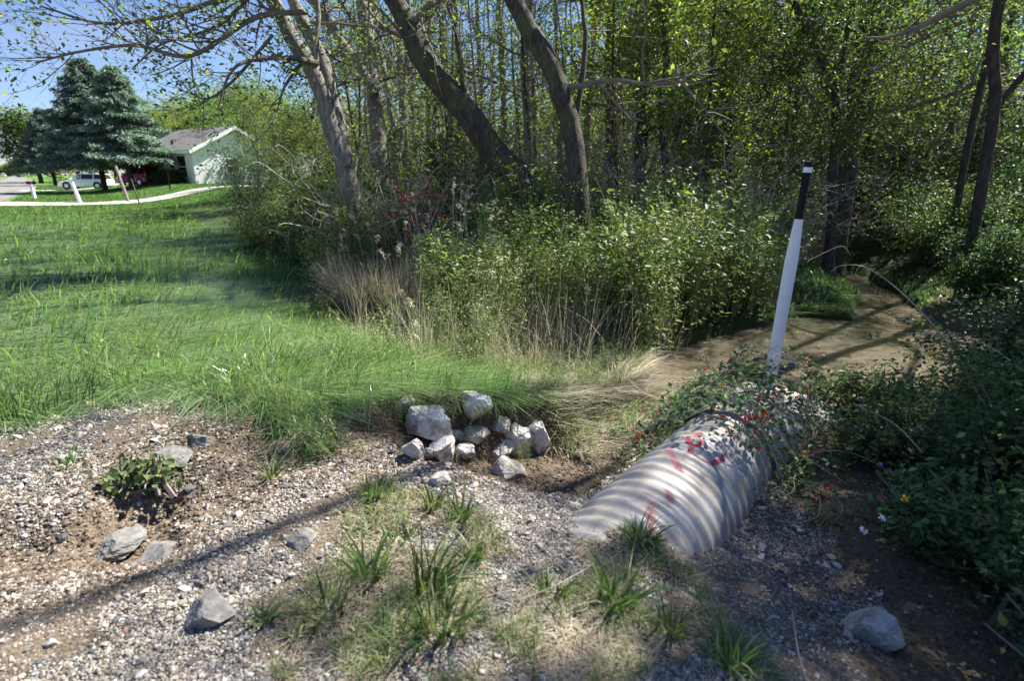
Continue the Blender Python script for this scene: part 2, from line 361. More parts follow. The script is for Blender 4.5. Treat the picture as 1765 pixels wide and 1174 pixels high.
# galvanised steel
m, t, b, o = newmat('galvanised_steel'); co = objco(t)
v = t.nodes.new('ShaderNodeTexVoronoi'); v.inputs['Scale'].default_value = 60; t.links.new(co, v.inputs['Vector'])
n1 = noise(t, 5, 6, co, .7); n2 = noise(t, 80, 3, co)
c = ramp(t, v.outputs['Color'], [(0, (.36, .365, .36)), (1, (.50, .50, .50))])
c = mixc(t, ramp(t, n1, [(.36, (0, 0, 0)), (.62, (.85, .85, .85))]), c, (.37, .32, .26))
c = mixc(t, ramp(t, n2, [(.64, (0, 0, 0)), (.72, (.7, .7, .7))]), c, (.22, .17, .12))
t.links.new(c, b.inputs['Base Color']); b.inputs['Metallic'].default_value = .15; b.inputs['Roughness'].default_value = .5; M['steel'] = m
m, t, b, o = newmat('red_spray_paint')
n1 = noise(t, 30, 4, objco(t)); b.inputs['Base Color'].default_value = (.62, .06, .10, 1); b.inputs['Roughness'].default_value = .6
tr = t.nodes.new('ShaderNodeBsdfTransparent'); ms = t.nodes.new('ShaderNodeMixShader')
al = t.nodes.new('ShaderNodeMath'); al.operation = 'MULTIPLY'; t.links.new(attr(t), al.inputs[0]); t.links.new(ramp(t, n1, [(.35, (.35, .35, .35)), (.55, (1, 1, 1))]), al.inputs[1])
t.links.new(al.outputs[0], ms.inputs[0]); t.links.new(tr.outputs[0], ms.inputs[1]); t.links.new(b.outputs[0], ms.inputs[2]); t.links.new(ms.outputs[0], o.inputs[0]); M['spray'] = m
m, t, b, o = newmat('siding')
wv = t.nodes.new('ShaderNodeTexWave'); wv.bands_direction = 'Z'; wv.inputs['Scale'].default_value = 2.6; wv.wave_profile = 'SAW'; t.links.new(objco(t), wv.inputs['Vector'])
b.inputs['Base Color'].default_value = (.82, .79, .79, 1); b.inputs['Roughness'].default_value = .6; bump(t, b, wv.outputs['Fac'], .5, .02); M['siding'] = m
M['car_white'] = plain('car_white', (.80, .81, .83), .25); M['car_red'] = plain('car_magenta', (.42, .03, .14), .25)
M['lamp_red'] = plain('lamp_red', (.5, .02, .02), .3); M['dark_trim'] = plain('dark_trim', (.03, .03, .03), .6)
M['car_far'] = plain('car_far', (.05, .05, .06), .3)
# ------------------------------------------------------------------ regions (world plan)
def wp(l, z=-.05): return [tuple(Pz(x, y, z)[:2]) for x, y in l]
GRAVEL = wp([(-900, 830), (0, 738), (130, 705), (280, 682), (400, 700), (470, 735), (520, 790), (700, 770), (900, 740), (1020, 760), (1090, 700), (1150, 690), (1240, 640), (1300, 700), (1420, 800), (1530, 900), (1560, 1000), (1600, 1250), (3200, 2600), (-2500, 2600)])
def gravelmask(x, y):
    j = fbm(x, y, 2.2, 3)*.5; k = fbm(x+9, y+3, 2.2, 3)*.5
    return inpoly(x+j, y+k, GRAVEL)
WEEDF = [tuple(Pz(x, y, -.3)[:2]) for x, y in [(250, 345), (380, 398), (450, 425), (540, 470), (570, 560), (640, 610), (700, 650), (850, 655), (960, 640), (1090, 620), (1150, 600), (1180, 590), (1290, 545), (1330, 520)]]
STRP = wp([(830, 640), (900, 560), (1000, 590), (1140, 600), (1140, 690), (1080, 720), (1000, 745), (940, 720), (870, 690)], -.3)
MAT1 = wp([(540, 830), (720, 850), (850, 890), (900, 1000), (930, 1250), (440, 1250), (520, 1060), (620, 960)], 0)
MAT2 = wp([(1010, 915), (1150, 930), (1270, 1000), (1400, 1250), (980, 1250), (930, 1060)], -.05)
MAT3 = wp([(480, 740), (640, 690), (700, 800), (640, 850), (560, 820)], -.05)
def matmask(x, y):
    q = fbm(x+3, y, 3, 3); j = fbm(x, y, 3, 2)*.4
    return (inpoly(x+j, y-j, MAT1) | inpoly(x+j, y-j, MAT2) | inpoly(x, y, MAT3)) & (q > -.05)
WEEDP = WEEDF+[(6.3, 10.2), (7.4, 13.5), (8, 17), (9.5, 22), (12, 30), (5, 60), (-18, 60)]
def weedmask(x, y): return inpoly(x+fbm(x, y, 1.3, 2)*.6, y+fbm(x+7, y, 1.3, 2)*.6, WEEDP)
def dd(x, y): return .76*x+.65*y
def aa(x, y): return -.65*x+.76*y
def drive1(x, y):  # distance to the near driveway centre line
    return plsd(x, y, DRV1)[0]
DRV1 = [(-34, 27), (-27.5, 30.8), (-22, 35.2), (-17.5, 41.5), (-13, 47)]
DRV1 = [tuple(Pz(px, py, -.02)[:2]) for px, py in [(-40, 352), (60, 354), (160, 353), (260, 348), (362, 343), (470, 340)]]
DRV2 = [tuple(Pz(px, py, 0.)[:2]) for px, py in [(20, 329), (100, 328.5), (170, 327), (240, 325)]]
rv = np.array([-.65, .76]); rn = np.array([.76, .65])
ROADL = [tuple(rn*o+rv*t) for t, o in ((-30, -5.2), (0, -5.2), (25, -5.1), (50, -3.6), (80, -1.6), (130, .4), (300, 3), (900, 8), (2500, 20))]
# ------------------------------------------------------------------ ground
def build_ground():
    th = np.concatenate([np.arange(-62, 64, .3), np.arange(64, 298, 6)])
    r = np.concatenate([[.02], np.geomspace(.5, 14, 560), np.geomspace(14.3, 3500, 190)])
    T, R_ = np.meshgrid(np.radians(th), r, indexing='ij'); X = R_*np.sin(T); Y = R_*np.cos(T); Z = H(X, Y)
    n, m_ = T.shape; V = np.stack([X, Y, Z], -1).reshape(-1, 3)
    i = np.arange(n)[:, None]*m_; i2 = np.roll(i, -1, axis=0); j = np.arange(m_-1)[None]
    Fc = np.stack([i2+j, i2+j+1, i+j+1, i+j], -1).reshape(-1, 4)
    mb = MB(); mb.add(V, Fc); o = mb.build('ground', M['ground'], smooth=True)
    x, y, z = V.T
    g = gravelmask(x, y)*1.
    for PL in (RILL, RILL2, CH, PIT2):
        ds = plsd(x, y, PL)[0]; g = g*(.25+.75*ss(.05, .35, ds+fbm(x, y, 6, 3)*.3))
    g = g*np.where(fbm(x, y, 2.5, 4) > .10, .3, 1.)*np.where(matmask(x, y), .25, 1.)
    far = ss(29, 34, aa(x, y))
    green = (1-gravelmask(x, y))*(1-far); green = np.where((dd(x, y) < -1.2), 0, green); green = green*ss(.35, .8, np.minimum(plsd(x, y, CH)[0], plsd(x, y, PIT2)[0])+fbm(x, y, 4, 3)*.4)*(1-.8*((x > 1.2) & (aa(x, y) < 2.6)))
    for nm, v in (('gravel', g), ('green', green), ('lawn', far*(dd(x, y) > -1.9))):
        at = o.data.attributes.new(nm, 'FLOAT', 'POINT'); at.data.foreach_set('value', np.asarray(v, np.float32))
    tag(o, kind='structure'); return o
build_ground()
def strip(name, pts, wd, dz, mat):
    P = smoothline([(p[0], p[1], 0) for p in pts], 8); T = nrm(np.gradient(P, axis=0)); N_ = np.stack([-T[:, 1], T[:, 0], 0*T[:, 0]], 1)
    us = np.linspace(-1, 1, 9); V = []
    for u in us: 
        q = P+N_*(u*wd/2); q[:, 2] = H(q[:, 0], q[:, 1])+dz; V.append(q)
    V = np.array(V); n = len(P); i = np.arange(8)[:, None]*n; j = np.arange(n-1)[None]
    Fc = np.stack([i+j, i+j+1, i+n+j+1, i+n+j], -1).reshape(-1, 4)
    mb = MB(); mb.add(V.reshape(-1, 3), Fc); return tag(mb.build(name, mat, smooth=True), kind='structure')
rv = np.array([-.65, .76]); rn = np.array([.76, .65])
strip('road', ROADL, 6.6, .02, M['asphalt'])
strip('driveway', DRV1, 3.2, .035, M['gravel_drive'])
strip('driveway', DRV2, 3.5, .03, M['gravel_drive'])
# water
mb = MB(); mb.add([(1.2, 4.6, SW), (3, 4.2, SW), (5, 3.5, SW), (24, -4, SW), (24, 34, SW), (5.6, 34, SW), (4.2, 10, SW), (1.2, 8, SW)], [[0, 1, 2, 3, 4, 5, 6, 7]])
tag(mb.build('water', M['water']), kind='structure')
n_ = 70; q = np.stack([RG.uniform(2.6, 6.6, n_), RG.uniform(6.2, 8.8, n_), np.full(n_, SW+.006)], 1); q = q[H(q[:, 0], q[:, 1]) < SW-.02]
a_ = RG.random(len(q))*6.28; s_ = .012+.02*RG.random(len(q)); cs_, sn_ = np.cos(a_)*s_, np.sin(a_)*s_
V_ = np.stack([q+np.stack([cs_, sn_, 0*a_], 1), q+np.stack([-sn_, cs_, 0*a_+.004], 1)*.5, q-np.stack([cs_, sn_, 0*a_-.006], 1), q-np.stack([-sn_, cs_, 0*a_], 1)*.5], 1).reshape(-1, 3)
mb = MB(); mb.add(V_, np.arange(len(V_)).reshape(-1, 4), np.repeat(.5+.5*RG.random(len(q)), 4)); tag(mb.build('floating_leaves', M['leaf_yellow']), kind='stuff')
# ------------------------------------------------------------------ culvert
PA = np.array([.47, 2.4, -.40]); AZ = math.radians(38); PD = nrm(np.array([math.sin(AZ), math.cos(AZ), -.012])); PS = nrm(np.cross(PD, [0, 0, 1])); PU = np.cross(PS, PD); PR = .36
def pipept(t, th, r): return PA+PD*t+r*(math.cos(th)*PS+math.sin(th)*PU)
def build_culvert():
    root = empty('culvert_pipe', PA+PD*.9+[0, 0, -.36], 'exposed grey corrugated steel culvert pipe with red spray paint marks in the washed out gravel', 'culvert pipe')
    nt_, nc = 420, 144; t = np.linspace(-.16, 1.78, nt_); th = np.linspace(0, 2*math.pi, nc, endpoint=False)
    T, A_ = np.meshgrid(t, th, indexing='ij')
    # ragged torn near edge
    start = -.10+.10*np.sin(A_*2+1)+.02*np.sin(A_*17)+.012*np.sin(A_*41)
    T = np.maximum(T, start)
    ph = (T+A_*.07/(2*math.pi))/.118*2*math.pi
    prof = np.sin(ph)+.12*np.sin(2*ph)
    dent = -.03*np.exp(-((T-1.35)/.22)**2-((A_-1.05)/.35)**2)+.008*np.sin(3*A_+T*2)
    seam = .006*(np.abs(T-1.12) < .012)
    R_ = PR+.0085*prof*(1-.0*T)+dent+seam
    P = PA+T[..., None]*PD+R_[..., None]*(np.cos(A_)[..., None]*PS+np.sin(A_)[..., None]*PU)
    i = np.arange(nt_-1)[:, None]*nc; j = np.arange(nc)[None]; k = (j+1) % nc
    Fc = np.stack([i+j, i+nc+j, i+nc+k, i+k], -1).reshape(-1, 4)
    mb = MB(); mb.add(P.reshape(-1, 3), Fc)
    o = mb.build('pipe_barrel', M['steel'], root, True, loc=root.location)
    md = o.modifiers.new('thick', 'SOLIDIFY'); md.thickness = .004; md.offset = -1
    # painted marks wrapped on the barrel: strokes in (t, theta)
    def stroke(pts, wd, op=1.):
        P2 = smoothline([(p[0], p[1], 0) for p in pts], 10)[:, :2]; tt = np.gradient(P2, axis=0); tt[:, 1] *= PR
        nn = np.stack([-tt[:, 1], tt[:, 0]], 1); nn /= np.linalg.norm(nn, axis=1, keepdims=True)
        V = []; rr = []
        for u in np.linspace(-1, 1, 7):
            q = P2+nn*[wd/2*u, 0]; q[:, 1] = P2[:, 1]+nn[:, 1]*wd/2*u/PR
            phq = (q[:, 0]+q[:, 1]*.07/(2*math.pi))/.118*2*math.pi
            R2 = PR+.0085*(np.sin(phq)+.12*np.sin(2*phq))+.0022-.03*np.exp(-((q[:, 0]-1.35)/.22)**2-((q[:, 1]-1.05)/.35)**2)+.008*np.sin(3*q[:, 1]+q[:, 0]*2)+.006*(np.abs(q[:, 0]-1.12) < .016)
            V.append(PA+q[:, :1]*PD+R2[:, None]*(np.cos(q[:, 1:])*PS+np.sin(q[:, 1:])*PU)); rr.append(np.full(len(q), op*(1.15-.75*abs(u)**2)))
        V = np.array(V); n = len(P2); i = np.arange(6)[:, None]*n; j = np.arange(n-1)[None]
        return V.reshape(-1, 3), np.stack([i+j, i+n+j, i+n+j+1, i+j+1], -1).reshape(-1, 4), np.concatenate(rr)
    for pts, wd, op in PAINT: mb = MB(); mb.add(*stroke(pts, wd, op)); mb.build('paint_mark', M['spray'], root, True, loc=root.location)
    # flared end section: half-round skirt widening towards the water
    n1, n2 = 40, 49; V = np.zeros((n1, n2, 3))
    for a in range(n1):
        f = a/(n1-1); tt = 1.74+1.45*f
        wv_ = PR*(1.04+.5*f**1.3); top = (PR*1.05)*(1-f*.55)
        for b_ in range(n2):
            th_ = math.pi*(-.08+1.16*b_/(n2-1))
            cut = 1 if True else 0
            z = math.sin(th_)*top; z = z if z < top*(1-.0*f) else z
            V[a, b_] = PA+PD*tt+PS*(math.cos(th_)*wv_)+PU*(z-.02*f+.006*math.sin(b_*.9))
    i = np.arange(n1-1)[:, None]*n2; j = np.arange(n2-1)[None]
    Fc = np.stack([i+j, i+j+1, i+n2+j+1, i+n2+j], -1).reshape(-1, 4)
    mb = MB(); mb.add(V.reshape(-1, 3), Fc); e = mb.build('end_section', M['steel'], root, True, loc=root.location)
    md = e.modifiers.new('thick', 'SOLIDIFY'); md.thickness = .006
PAINT = [  # curved hook and loop near the far end, faded strokes below
    ([(1.30, 1.62), (1.20, 1.75), (1.10, 1.66), (1.12, 1.50), (1.22, 1.52)], .035, .75),
    ([(1.14, 1.62), (1.02, 1.52), (.98, 1.30), (1.04, 1.12), (1.16, 1.06), (1.22, 1.10)], .04, .75),
    ([(.98, 1.9), (.86, 1.66), (.74, 1.42)], .05, .35), ([(.80, 1.50), (.74, 1.36)], .04, .6),
    ([(.52, 1.36), (.44, 1.18)], .045, .45), ([(.34, 1.40), (.20, 1.20), (.12, 1.05)], .05, .35)]
build_culvert()
# ------------------------------------------------------------------ marker post
def build_post():
    b0 = np.array([2.32, 4.82, -.36]); root = empty('marker_post', b0, 'tall white plastic marker post with a black top and white band beside the culvert outlet', 'marker post')
    ax = nrm(np.array([.035, -.01, 1.])); fr = nrm(np.array([-.32, -.95, 0])); rt = nrm(np.cross(ax, fr))
    if rt[0] < 0: rt = -rt
    def loft(z0, z1, wf, df, n=24, seg=28):
        V = []
        for k in range(n):
            z = z0+(z1-z0)*k/(n-1); W_, D_ = wf(z), df(z)
            for q in range(seg):
                th = q*2*math.pi/seg; e = 3.2-2.0*(1 if z > 1.62 else max(0, (z-1.35)/.27))
                e = max(e, 2); cx = math.copysign(abs(math.cos(th))**(2/e), math.cos(th)); sx = math.copysign(abs(math.sin(th))**(2/e), math.sin(th))
                V.append(ax*z*1.07+rt*cx*W_/2+fr*(sx*D_/2+(.012*(1-cx*cx) if z < 1.35 else 0)))
        V = np.array(V); i = np.arange(n-1)[:, None]*seg; j = np.arange(seg)[None]; k2 = (j+1) % seg
        return V+b0, np.stack([i+j, i+k2, i+seg+k2, i+seg+j], -1).reshape(-1, 4)
    wf = lambda z: .104 if z < 1.2 else .104-(.104-.060)*min(1, (z-1.2)/.36)
    df = lambda z: .022 if z < 1.2 else .022+.040*min(1, (z-1.2)/.36)
    def part(nm, z0, z1, w_, d_, mat, cap=False):
        mb = MB(); V, Fc = loft(z0, z1, w_, d_); mb.add(V, Fc)
        if cap:
            c = b0+ax*(z1+.004)*1.07; nV = V[-28:]; mb.add(np.concatenate([nV, [c]]), [[i, (i+1) % 28, 28] for i in range(28)])
        return mb.build(nm, mat, root, True, loc=b0)
    part('post_body', .02, 1.50, wf, df, M['white'])
    part('post_sleeve', 1.502, 1.845, lambda z: .062, lambda z: .062, M['black'])
    part('reflective_band', 1.847, 1.885, lambda z: .068, lambda z: .068, M['white'])
    part('cap', 1.887, 1.925, lambda z: .066, lambda z: .066, M['black'], True)
    mb = MB(); c = b0+ax*.19+fr*.0245+rt*.0; a_ = rt*.016; u_ = ax*.026
    fr2 = fr*.004
    V = [c-a_-u_, c+a_-u_, c+a_+u_, c-a_+u_]; V = V+[v-fr*.02 for v in V]; mb.add(V, [[0, 1, 2, 3], [7, 6, 5, 4], [0, 4, 5, 1], [1, 5, 6, 2], [2, 6, 7, 3], [3, 7, 4, 0]])
    mb.build('slot_dark_block', M['black'], root, False, loc=b0)  # solid black block, colour stands in for the shade inside the slot
build_post()
# ------------------------------------------------------------------ rocks
import bmesh
def ico(sub):
    bm = bmesh.new(); bmesh.ops.create_icosphere(bm, subdivisions=sub, radius=1); V = np.array([v.co[:] for v in bm.verts]); Fc = np.array([[v.index for v in f.verts] for f in bm.faces]); bm.free(); return V, Fc
IV, IF = ico(1); IV4, IF4 = ico(5)
def rockmesh(size, seed, ncut=11, rough=.05):
    g = np.random.default_rng(seed); V = IV4*1.25
    for k in range(ncut):
        n = nrm(g.normal(size=3)); d = .62+.28*g.random(); s = V@n; V = V-np.maximum(0, s-d)[:, None]*n
    nx = fbm(V[:, 0]*2+seed, V[:, 1]*2+V[:, 2]*1.7, 1.6, 4)+fbm(V[:, 2]*2+seed*3, V[:, 0]*2-V[:, 1], 1.6, 4)
    n3 = fbm(V[:, 0]*9+seed, V[:, 1]*9+V[:, 2]*8, 1.5, 4)+fbm(V[:, 2]*9+seed, V[:, 0]*7-V[:, 1]*9, 1.5, 4)
    V = V*(1+nx*rough*3+n3*.05)[:, None]
    return V*np.array(size)
def rock(name, px, py, wpx, asp, label, mat='rock_white', cat='rock', dep=1., big=1.16, sink=.3, seed=1, group=None, rz=None, tilt=0., ncut=11):
    """(px,py): where the rock's middle shows; stands on the terrain there"""
    P = Pg(px, py+wpx*asp*.3); D = np.linalg.norm(P-[0, 0, HC]); W = wpx/F*D*big; Hh = W*asp
    V = rockmesh((W*.5, W*.5*dep, Hh*.55), seed, ncut); g = random.Random(seed)
    a = g.random()*.6-.3 if rz is None else rz; R_ = np.array(Matrix.Rotation(a, 3, 'Z') @ Matrix.Rotation(tilt, 3, 'Y')); V = V@R_.T
    mb = MB(); mb.add(V+[0, 0, Hh*(.5-sink)], IF4); o = mb.build(name, M[mat], smooth=False); o.location = tuple(P)
    return tag(o, label, cat, group)
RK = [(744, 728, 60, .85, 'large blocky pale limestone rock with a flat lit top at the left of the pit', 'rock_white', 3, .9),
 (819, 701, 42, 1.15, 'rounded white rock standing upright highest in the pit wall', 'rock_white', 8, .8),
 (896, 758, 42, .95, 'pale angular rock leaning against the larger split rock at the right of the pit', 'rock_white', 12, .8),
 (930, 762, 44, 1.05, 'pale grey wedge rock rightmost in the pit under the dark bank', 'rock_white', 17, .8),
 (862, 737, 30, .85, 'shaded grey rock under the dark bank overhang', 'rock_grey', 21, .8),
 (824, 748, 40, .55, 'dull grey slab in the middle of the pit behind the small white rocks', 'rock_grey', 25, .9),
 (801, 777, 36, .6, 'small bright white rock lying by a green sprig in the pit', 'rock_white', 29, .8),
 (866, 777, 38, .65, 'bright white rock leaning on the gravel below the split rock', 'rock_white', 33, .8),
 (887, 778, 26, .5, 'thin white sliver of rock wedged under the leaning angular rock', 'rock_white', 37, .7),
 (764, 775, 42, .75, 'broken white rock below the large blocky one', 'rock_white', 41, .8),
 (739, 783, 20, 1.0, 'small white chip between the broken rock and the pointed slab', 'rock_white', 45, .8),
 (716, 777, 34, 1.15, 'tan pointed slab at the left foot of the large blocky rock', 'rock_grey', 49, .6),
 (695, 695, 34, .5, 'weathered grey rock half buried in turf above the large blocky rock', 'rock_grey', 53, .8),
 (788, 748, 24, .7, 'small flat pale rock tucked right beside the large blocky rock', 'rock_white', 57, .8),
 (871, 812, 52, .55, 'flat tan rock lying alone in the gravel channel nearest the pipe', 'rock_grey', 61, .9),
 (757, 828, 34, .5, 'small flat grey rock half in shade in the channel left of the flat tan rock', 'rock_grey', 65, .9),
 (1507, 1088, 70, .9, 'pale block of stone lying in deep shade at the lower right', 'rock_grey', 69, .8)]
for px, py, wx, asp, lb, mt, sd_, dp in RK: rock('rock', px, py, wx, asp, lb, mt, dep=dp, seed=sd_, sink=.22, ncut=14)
AS = [(300, 790, 62, .5, 'broken grey asphalt chunk tilted in the wash beside a leafy green weed', 5),
 (345, 757, 44, .45, 'dark thin asphalt shard tipped on edge on the gravel', 15),
 (198, 932, 66, .42, 'shaded flat asphalt piece at the edge of the dark wash', 35),
 (277, 953, 74, .34, 'long pale flat asphalt slab with a dark broken underside', 27),
 (362, 1052, 72, .65, 'lone pale asphalt chunk with a sharp shadowed left edge in open gravel', 55),
 (520, 925, 46, .5, 'low dark grey clod of asphalt on the bright gravel mound', 75)]
for px, py, wx, asp, lb, sd_ in AS: rock('asphalt_chunk', px, py, wx, asp, lb, 'asphalt', 'asphalt chunk', big=.92, seed=sd_, sink=.36, ncut=9)
# ------------------------------------------------------------------ gravel pebbles
def build_gravel():
    n = 330000
    r = np.exp(RG.uniform(math.log(.9), math.log(7.5), n)); th = np.radians(RG.uniform(-66, 62, n)); x = r*np.sin(th); y = r*np.cos(th)
    k = gravelmask(x, y); dn = np.ones(n)
    for PL, lo in ((RILL, .15), (RILL2, .2), (CH, .14)):  # channel thinned to darker soil: wet fine gravel, plus shadow put into tone
        dn *= lo+(1-lo)*ss(.02, .4, plsd(x, y, PL)[0]+fbm(x, y, 6, 3)*.3)
    dn *= np.where(fbm(x, y, 2.5, 4) > .10, .25, 1)*np.where(matmask(x, y), .22, 1.); dn *= ss(.62, .25, weeddens(x, y))
    # keep out of the pipe
    q = np.stack([x, y, 0*x], 1)-PA; s_ = q@np.array([PS[0], PS[1], 0]); t_ = q@np.array([PD[0], PD[1], 0])
    k &= (RG.random(n) < dn)
    x, y, r = x[k], y[k], r[k]; n = len(x)
    big = RG.random(n); sz = (.0020+.00135*r)*(.55+.6*RG.random(n)); sz = np.where(big > .93, sz*1.9, sz); sz = np.where(big > .993, sz*1.9, sz)
    S3 = sz[:, None]*np.stack([1+.5*RG.random(n), .7+.5*RG.random(n), .45+.4*RG.random(n)], 1)
    an = RG.random(n)*6.28; ca, sa = np.cos(an), np.sin(an)
    base = IV[None]*(1+.22*RG.normal(size=(n, 12, 1)))
    V = base*S3[:, None, :]; tl = RG.normal(size=n)*.4; ct, st_ = np.cos(tl), np.sin(tl)
    X = V[..., 0]*ct[:, None]+V[..., 2]*st_[:, None]; Z = -V[..., 0]*st_[:, None]+V[..., 2]*ct[:, None]; Y = V[..., 1]
    X, Y = X*ca[:, None]-Y*sa[:, None], X*sa[:, None]+Y*ca[:, None]
    z = H(x, y)+sz*.25
    V = np.stack([X+x[:, None], Y+y[:, None], Z+z[:, None]], -1).reshape(-1, 3)
    Fc = (np.arange(n)[:, None, None]*12+IF[None]).reshape(-1, 3)
    mb = MB(); mb.add(V, Fc, np.repeat(RG.random(n), 12)); tag(mb.build('gravel', M['pebble']), kind='stuff')
def weeddens(x, y): return np.zeros(np.shape(x))
build_gravel()
# ------------------------------------------------------------------ grasses
def polar(n, r0, r1, a0=-64, a1=62):
    r = np.exp(RG.uniform(math.log(r0), math.log(r1), n)); th = np.radians(RG.uniform(a0, a1, n)); return r*np.sin(th), r*np.cos(th), r
def build_grass():
    # long combed-over grass of the ditch and verge
    x, y, r = polar(420000, 2.6, 34, -64, 30)
    k = ~gravelmask(x, y) & ~weedmask(x, y) & (dd(x, y) > -1.5) & (drive1(x, y) > 1.75) & (aa(x, y) < 60)
    k &= plsd(x, y, ROADL)[0] > 3.7; k &= (x < 1.7) | (r > 9); k &= (fbm(x+31, y, 2.8, 3) > -.13) | (RG.random(len(x)) < .35); k &= ~inpoly(x, y, STRP); k &= plsd(x, y, CH)[0] > .4; k &= plsd(x, y, PIT2)[0] > .45; k &= (aa(x, y) > 2.2)
    x, y, r = x[k], y[k], r[k]; n = len(x); z = H(x, y)
    k = z > SW+.03; x, y, r, z = x[k], y[k], r[k], z[k]; n = len(x)
    cl = fbm(x, y, 1.1, 3); c2 = fbm(x+20, y, 3.2, 2)
    h = (.14+.22*RG.random(n))*(1+1.6*c2)*ss(2.4, 5.5, r)**.5+.05
    h = np.where(dd(x, y) < 1.2, h*.75, h)
    d0 = -.25+2.8*fbm(x, y+50, .7, 3)+1.8*fbm(x, y, 2.6, 2)   # lie direction, radians from +x
    d0 = d0+RG.normal(size=n)*(.6+.5*ss(7, 4, r))
    ln = h*(1.3+1.5*RG.random(n)+1.5*np.clip(cl, -.3, .5)); up = RG.random(n) < .07; ln = np.where(up, ln*.25, ln)
    lean = np.stack([np.cos(d0), np.sin(d0)], 1)*ln[:, None]
    wd = (.0032+.00115*r)*(.7+.6*RG.random(n))
    V, Fc, rr = blades(np.stack([x, y, z-.01], 1), h*np.where(up, 1.1, .42), lean, wd, rnd=np.clip(RG.random(n)**1.15*.93+.45*c2+.25*fbm(x, y+9, .35, 2)+(RG.random(n) > .965)*.3, 0, 1), seg=3, droop=.95)
    mb = MB(); mb.add(V, Fc, rr); tag(mb.build('grass', M['grass']), kind='stuff')
    # mown lawn beyond the drive
    x, y, r = polar(150000, 28, 110, -50, -14); k = (drive1(x, y) > 1.7) & (aa(x, y) > 30) & (dd(x, y) > -1.4) & (plsd(x, y, DRV2)[0] > 1.8) & (plsd(x, y, ROADL)[0] > 3.7)
    x, y, r = x[k], y[k], r[k]; n = len(x)
    V, Fc, rr = blades(np.stack([x, y, H(x, y)], 1), .07+.05*RG.random(n), RG.normal(size=(n, 2))*.03, .0011*r, seg=1)
    mb = MB(); mb.add(V, Fc, rr); tag(mb.build('grass', M['lawn']), kind='stuff')
    # mown-looking sward of the small island by the stream, and short turf about the pit
    x, y, r = polar(120000, 2.8, 14, -30, 45)
    d2 = fbm(x, y, 1.5, 3)
    isl = (x > 4.6) & (x < 8.2) & (y > 8.6) & (y < 13.5) & (H(x, y) > SW+.03)
    turf = (~gravelmask(x, y)) & ~weedmask(x, y) & (r < 6) & (H(x, y) > -.3) & (x < 2.2) & (d2 > -.1) & (plsd(x, y, CH)[0] > .3)
    k = isl | (turf & (x < 1.7) & (RG.random(len(x)) < .22)); x, y, r = x[k], y[k], r[k]; n = len(x)
    V, Fc, rr = blades(np.stack([x, y, H(x, y)-.005], 1), .05+.09*RG.random(n), RG.normal(size=(n, 2))*.06, .003+.0009*r, seg=2)
    mb = MB(); mb.add(V, Fc, rr*.9); tag(mb.build('grass', M['grass']), kind='stuff')
build_grass()
def clump(name, px, py, n, h, spread, reach, wd, mat, label, cat='grass tuft', group=None, up=.25, P=None, bias=(0, 0), heads=0, green=0):
    P = Pg(px, py) if P is None else P
    a = RG.random(n)*6.283; q = np.sqrt(RG.random(n))*spread
    pts = np.stack([P[0]+np.cos(a)*q, P[1]+np.sin(a)*q, np.zeros(n)], 1); pts[:, 2] = H(pts[:, 0], pts[:, 1])-.01
    hh = h*(.45+.65*RG.random(n)); a2 = a+RG.normal(size=n)*.7
    lean = np.stack([np.cos(a2), np.sin(a2)], 1)*(reach*hh*(.2+RG.random(n)))[:, None]+np.array(bias)*hh[:, None]
    V, Fc, rr = blades(pts, hh, lean, wd*(.6+.8*RG.random(n)), rnd=RG.random(n)**1.1, seg=4)
    mb = MB(); mb.add(V, Fc, rr)
    mats = [M[mat]]
    if green:
        V, Fc, rr = blades(pts[:green], hh[:green]*.9, lean[:green]*.6, wd*1.3, seg=4); mb.add(V, Fc, rr, 1); mats.append(M['grass'])
    if heads:
        idx = RG.choice(n, heads, replace=False)
        for i in idx:
            p0 = pts[i]; L_ = np.array([lean[i][0]*.4, lean[i][1]*.4, hh[i]*1.25]); cur = smoothline([p0, p0+L_*[.4, .4, .55], p0+L_*[1, 1, 1.], p0+L_*[1.5, 1.5, 1.08]], 4)
            ctube(mb, cur, np.linspace(.0030, .0016, len(cur)), 3, 0, .6)
            e = cur[-5:]; q = np.repeat(e, 8, 0)+RG.normal(size=(40, 3))*.012; V, Fc, rr = leaves(q, .03, .2, .3, sv=.3); mb.add(V, Fc, rr*.5+.4)
    o = mb.build(name, mats, loc=P); return tag(o, label, cat, group)
G_T = 'green grass tufts rooted in the gravel'
